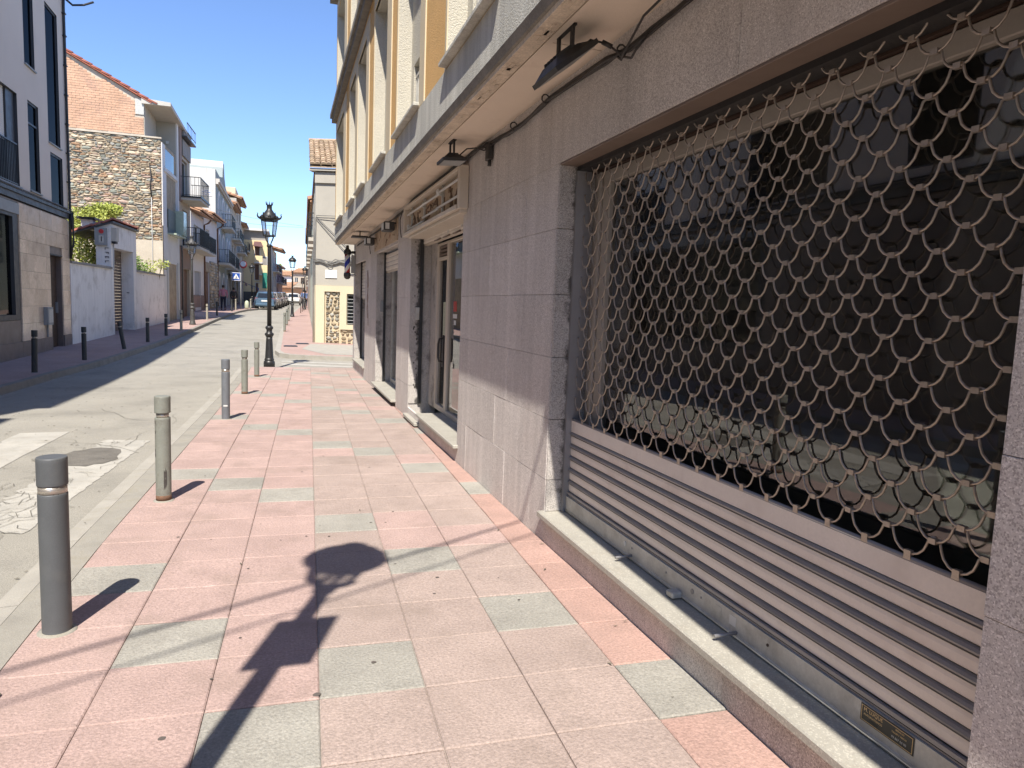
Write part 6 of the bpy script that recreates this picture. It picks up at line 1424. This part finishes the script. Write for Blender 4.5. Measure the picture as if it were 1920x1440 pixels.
# =================================================================== SIGNS, CARS, PEOPLE
t = thing('crossing_sign', 'blue square pedestrian crossing sign on a pole by the left kerb', 'road sign', (-3.06, 56.6, gz(56.6)))
c = MB(); c.tube([(-3.06, 56.6, .6), (-3.06, 56.6, 3.4)], .03, 8); c.obj('pole', M['steelbox'], t)
sx0, sx1, sz0, sz1, sy = -3.68, -3.08, 2.80, 3.40, 56.5
c = MB(); c.cbox(sx0, sx1, sy, sy+.03, sz0, sz1, .006); pn = c.obj('panel', M['signwhite'], t)
c = MB(); c.box(sx0+.035, sx1-.035, sy-.004, sy-.001, sz0+.035, sz1-.035); c.obj('blue_field', M['bluesign'], pn)
def flat(pts, m, nm, d): 
    c = MB(); P = [(sx0+.6*a, sz0+.6*b) for a, b in pts]; c.prism(P, sy-d-.002, sy-d, 'y'); return c.obj(nm, M[m], pn)
flat([(.12, .2), (.88, .2), (.5, .88)], 'signwhite', 'triangle', .005)
for nm, pts in (('figure_body', [(.44, .50), (.56, .52), (.58, .36), (.46, .34)]), ('figure_leg', [(.47, .36), (.53, .36), (.44, .24), (.38, .24)]), ('figure_leg', [(.52, .36), (.58, .36), (.64, .24), (.58, .24)]), ('figure_head', [(.49, .55), (.55, .55), (.55, .63), (.49, .63)]), ('zebra_bars', [(.26, .205), (.74, .205), (.72, .235), (.28, .235)])): flat(pts, 'signblack', nm, .008)
t = thing('no_entry_sign', 'small red and white sign on a pole at the far right kerb', 'road sign', (2.0, 60, gz(60)))
c = MB(); c.tube([(2.0, 60, .7), (2.0, 60, 3.2)], .03, 6); c.obj('pole', M['steelbox'], t)
c = MB(); c.box(1.93, 2.24, 59.93, 59.96, 2.62, 3.18); c.obj('plate', M['signwhite'], t)
c = MB(); c.box(1.95, 2.22, 59.92, 59.929, 2.86, 3.16); pr = c.obj('red_field', M['signred'], t); c = MB(); c.box(1.99, 2.18, 59.912, 59.919, 2.98, 3.04); c.obj('white_bar', M['signwhite'], pr)
for k, (x, y) in enumerate(((1.15, 52), (1.35, 56), (1.55, 59))):
    t = thing('railing_post', ('nearest', 'middle', 'furthest')[k]+' thin post of the far right kerb railing', 'post', (x, y, gz(y)), 'posts along the far right kerb')
    c = MB(); c.tube([(x, y, gz(y)-.05), (x, y, gz(y)+(2.3 if k == 1 else 1.1))], .03, 6); c.obj('pole', M['lampgrey'], t); c = MB(); c.lathe([(.05, 0), (.05, .05)], (x, y, gz(y)+(2.3 if k == 1 else 1.1)), 8); c.obj('cap', M['lampgrey'], t)

def car_mesh():
    st = [(-2.05, .38, .62, .92, .70, .66), (-1.98, .28, .60, .95, .80, .74), (-1.75, .22, .60, .96, .86, .80), (-1.0, .20, .60, .95, .88, .82), (.2, .20, .58, .93, .88, .82), (1.0, .20, .56, .90, .87, .80), (1.65, .22, .52, .82, .84, .74), (1.98, .28, .48, .70, .76, .62), (2.06, .36, .48, .62, .64, .52)]
    mb = MB(); n = 10
    for (y, zl, zm, zb, wm, wb) in st:
        mb.v += [(-.5*wm, y, zl), (-.93*wm, y, zl+.08), (-wm, y, zm-.08), (-wm, y, zm+.06), (-wb, y, zb), (wb, y, zb), (wm, y, zm+.06), (wm, y, zm-.08), (.93*wm, y, zl+.08), (.5*wm, y, zl)]
    for k in range(len(st)-1):
        for q in range(n): j = (q+1) % n; mb.f.append((k*n+q, k*n+j, (k+1)*n+j, (k+1)*n+q)); mb.sm.append(True); mb.mi.append(0)
    mb.f.append(tuple(range(n))); mb.f.append(tuple((len(st)-1)*n+n-1-q for q in range(n))); mb.sm += [False]*2; mb.mi += [0]*2
    gh = MB(); g = [(-1.93, .94, .74, 0), (-1.62, 1.36, .62, 1), (-1.3, 1.46, .60, 1), (-.4, 1.49, .60, 1), (.25, 1.42, .60, 1), (1.05, .90, .72, 0)]
    ring = []
    for y, z, w_, top in g: gh.v += [(-w_, y, z), (w_, y, z), (w_*1.12 if top else w_, y, .93), (-w_*1.12 if top else -w_, y, .93)]
    for k in range(len(g)-1):
        for q in range(4): j = (q+1) % 4; gh.f.append((k*4+q, k*4+j, (k+1)*4+j, (k+1)*4+q)); gh.sm.append(q == 0); gh.mi.append(0)
    gl = []
    rw_ = MB(); rw_.face([(-.60, -1.925, 1.0), (.60, -1.925, 1.0), (.53, -1.66, 1.345), (-.53, -1.66, 1.345)]); gl.append(rw_)
    ws = MB(); ws.face([(.64, 1.03, .96), (-.64, 1.03, .96), (-.53, .32, 1.39), (.53, .32, 1.39)]); gl.append(ws)
    for sg_ in (-1, 1):
        for ya, yb, yc, yd in ((-1.60, -.45, -.45, -1.42), (-.38, .85, .30, -.38)):
            s_ = MB(); s_.face([(sg_*.815, ya, .97), (sg_*.815, yb, .97), (sg_*.640, yc, 1.38), (sg_*.640, yd, 1.38)]); gl.append(s_)
    for q in gl:
        for i, v in enumerate(q.v):
            pass
    return mb, gh, gl
CB, CG, CW = car_mesh()
def car(x, y, yaw, paint, label, plate=True, group='parked cars along the left side'):
    z = gz(y)-.115; t = thing('car', label, 'car', (x, y, z), group); t.rotation_euler = (0, 0, yaw)
    def put(mb, nm, m, par=None):
        o = bpy.data.objects.new(nm, mb.mesh(nm, m)); COL.objects.link(o); o.parent = par or t; return o
    bo = put(CB, 'body', M[paint]); put(CG, 'cabin', M[paint])
    for q in CW:
        k = MB(); k.v = [(vx*1.012 if abs(vx) > .6 and len(q.f) else vx, vy+(-.02 if vy < -1.6 and abs(q.v[0][0]-q.v[1][0]) > .5 else (.02 if abs(q.v[0][0]-q.v[1][0]) > .5 else 0)), vz+.006) for vx, vy, vz in q.v]; k.f = q.f; k.sm = q.sm; k.mi = q.mi; put(k, 'window_glass', M['carglass'])
    for sx in (-1, 1):
        for sy_ in (-1.28, 1.28):
            wv = MB(); wv.lathe([(.20, -.10), (.30, -.09), (.315, -.05), (.315, .05), (.30, .09), (.20, .10)], (0, 0, 0), 16); wv.xf(Matrix.Translation((sx*.79, sy_, .315)) @ Matrix.Rotation(rad(90), 4, 'Y')); ty = put(wv, 'wheel', M['tyre'])
            rm_ = MB(); rm_.lathe([(.19, -.105), (.19, .105)], (0, 0, 0), 12); rm_.xf(Matrix.Translation((sx*.79, sy_, .315)) @ Matrix.Rotation(rad(90), 4, 'Y')); put(rm_, 'rim', M['rim'], ty)
        k = MB(); k.hexa([(sx*.52, -2.03, .70), (sx*.80, -1.95, .70), (sx*.80, -1.90, .70), (sx*.52, -1.95, .70), (sx*.55, -2.03, .95), (sx*.77, -1.97, .97), (sx*.77, -1.90, .97), (sx*.55, -1.95, .95)]); put(k, 'tail_light', M['tail'])
        k = MB(); k.box(sx*.86, sx*.98, .72, .86, .92, 1.03); put(k, 'wing_mirror', M[paint])
        k = MB(); k.box(sx*.45, sx*.74, 1.95, 2.03, .56, .68); put(k, 'headlight', M['signwhite'])
    k = MB(); k.box(-.27, .27, -2.085, -2.045, .66, .78); put(k, 'number_plate', M['plate'])
    k = MB(); k.cbox(-.74, .74, -2.10, -1.9, .32, .50, .03); put(k, 'bumper', M['blackplastic'] if paint == 'carwhite' else M[paint])
    return t
car(-1.42, 64.2, rad(-2), 'carblue', 'dark blue car parked first behind the black street lamp')
car(-1.12, 69.5, rad(-3), 'carsilver', 'silver car parked directly ahead of the dark blue one')
car(-.88, 75.2, rad(-3), 'cargrey', 'grey car parked third in the row on the left')
car(-.62, 81, rad(-4), 'carsilver', 'silver car parked fourth in the row on the left')
car(-.35, 87.5, rad(-4), 'cargreen', 'dark green car parked beyond the grey and silver ones')
car(.15, 104, rad(-4), 'carwhite', 'white car parked far off at the end of the parked row')
car(1.17, 92, rad(-2), 'carwhite', 'white car driving down the middle of the street', group='cars on the carriageway')
car(1.9, 118, rad(-2), 'carwhite', 'white car far down the street beyond the driving one', group='cars on the carriageway')

def person(x, y, yaw, h, top, legs, label, stride=.22, hairm='hair', sleeves=True, bag=False):
    z = gz(y); k = h/1.72; t = thing('person', label, 'person', (x, y, z)); t.rotation_euler = (0, 0, yaw)
    def skin(nm, m, V, E, par=None, root=0, sub=2):
        me = bpy.data.meshes.new(nm); me.from_pydata([tuple(c_*k for c_ in v[:3]) for v in V], E, []); o = bpy.data.objects.new(nm, me); COL.objects.link(o); o.parent = par or t
        o.modifiers.new('skin', 'SKIN'); o.modifiers.new('sub', 'SUBSURF').levels = sub; o.modifiers['sub'].render_levels = sub
        for i, v in enumerate(V): r_ = v[3] if isinstance(v[3], tuple) else (v[3], v[3]); me.skin_vertices[0].data[i].radius = (r_[0]*k, r_[1]*k); me.skin_vertices[0].data[i].use_root = i == root
        me.materials.append(M[m]); o.modifiers['skin'].use_smooth_shade = True
        return o
    if True:
        s_ = stride; sp = .10
        B = [(0, 0, .95, (.15, .10)), (0, 0, 1.12, (.13, .09)), (0, 0.01, 1.30, (.155, .10)), (0, .01, 1.42, (.12, .08)), (0, .015, 1.50, .05), (0, .025, 1.58, .075), (0, .025, 1.66, .085), (0, .02, 1.71, .05),
             (-.19, 0, 1.40, .055), (-.235, -s_*.25, 1.14, .042), (-.235, s_*.3, .92, .032), (-.235, s_*.4, .83, .03), (.19, 0, 1.40, .055), (.235, s_*.25, 1.14, .042), (.24, -s_*.2, .92, .032), (.24, -s_*.2, .83, .03),
             (-sp, 0, .88, .085), (-sp, s_*.6, .48, .058), (-sp, s_*.7, .10, .042), (-sp, s_*.7+.14, .03, .032), (sp, 0, .88, .085), (sp, -s_*.1, .48, .058), (sp, -s_, .12, .042), (sp, -s_+.13, .035, .032)]
        E_ = [(0, 1), (1, 2), (2, 3), (3, 4), (4, 5), (5, 6), (6, 7), (3, 8), (8, 9), (9, 10), (10, 11), (3, 12), (12, 13), (13, 14), (14, 15), (0, 16), (16, 17), (17, 18), (18, 19), (0, 20), (20, 21), (21, 22), (22, 23)]
        body = skin('body', 'skin', B, E_)
        e_ = .018
        T = [(0, 0, .90, (.175, .125)), (0, 0, 1.12, (.16, .115)), (0, .01, 1.30, (.18, .125)), (0, .01, 1.42, (.15, .10)), (0, .015, 1.47, .07), (-.195, 0, 1.39, .072), (-.245, -s_*.25, 1.14, .062), (.195, 0, 1.39, .072), (.245, s_*.25, 1.14, .062)]
        TE = [(0, 1), (1, 2), (2, 3), (3, 4), (3, 5), (5, 6), (3, 7), (7, 8)]
        if sleeves: T += [(-.24, s_*.3, .90, .046), (.245, -s_*.2, .90, .046)]; TE += [(6, 9), (8, 10)]
        skin('shirt', top, T, TE)
        Lg = [(0, 0, .94, (.165, .12)), (-sp, 0, .86, .105), (-sp, s_*.6, .48, .078), (-sp, s_*.7, .10, .062), (sp, 0, .86, .105), (sp, -s_*.1, .48, .078), (sp, -s_, .12, .062)]
        skin('trousers', legs, Lg, [(0, 1), (1, 2), (2, 3), (0, 4), (4, 5), (5, 6)])
        c = MB(); c.lathe([(.02, 1.735), (.075, 1.72), (.098, 1.67), (.10, 1.62), (.085, 1.56), (.05, 1.545)], (0, .012, 0), 12); c.v = [(a*k, (b-.01)*k, q*k) for a, b, q in c.v]
        o = bpy.data.objects.new('hair', c.mesh('hair', M[hairm])); COL.objects.link(o); o.parent = t
        for sx, yy in ((-sp, s_*.7+.08), (sp, -s_+.08)):
            c = MB(); c.cbox(sx-.045, sx+.045, yy-.13, yy+.13, .0, .07, .02); c.v = [(a*k, b*k, q*k) for a, b, q in c.v]; o = bpy.data.objects.new('shoe', c.mesh('shoe', M['signblack'])); COL.objects.link(o); o.parent = t
        if bag:
            c = MB(); c.cbox(-.15, .15, -.26, -.12, 1.02, 1.42, .04); c.v = [(a*k, b*k, q*k) for a, b, q in c.v]; o = bpy.data.objects.new('backpack', c.mesh('backpack', M['signblack'])); COL.objects.link(o); o.parent = t
    return t
person(-4.05, 53.5, rad(8), 1.74, 'pink', 'navy', 'person in a pink shirt and dark trousers walking away in the shade')
person(-3.62, 57.5, rad(-5), 1.60, 'darkcloth', 'darkcloth', 'person in dark clothes with a backpack by the crossing sign', .15, bag=True)
person(1.75, 67, rad(0), 1.7, 'bluecloth', 'navy', 'person in a blue top far off on the right pavement', .15)
person(2.05, 72, rad(0), 1.65, 'bluecloth', 'darkcloth', 'second person in pale blue further along the right pavement', .12)
# litter bag by the left kerb
t = thing('waste_bag', 'pale bag standing against a bollard at the end of the left pavement', 'bag', (-2.75, 58.9, gz(58.9)))
c = MB(); c.lathe([(.12, 0), (.16, .1), (.17, .35), (.14, .55), (.06, .64)], (-2.75, 58.9, gz(58.9)), 10); c.obj('sack', M['stickergreen'], t)
# thin wires across the far street
for k, (za, zb, lbl) in enumerate(((8.3, 7.5, 'upper thin wire over the far street'), (7.6, 7.4, 'lower thin wire over the far street'))):
    c = MB(); c.tube([(-4.9+(6.4)*q/10, 60, za+(zb-za)*q/10-.5*(q/10)*(1-q/10)) for q in range(11)], .012, 4); c.obj('overhead_wire', M['cable'], label=lbl, cat='wire', group='wires over the far street')
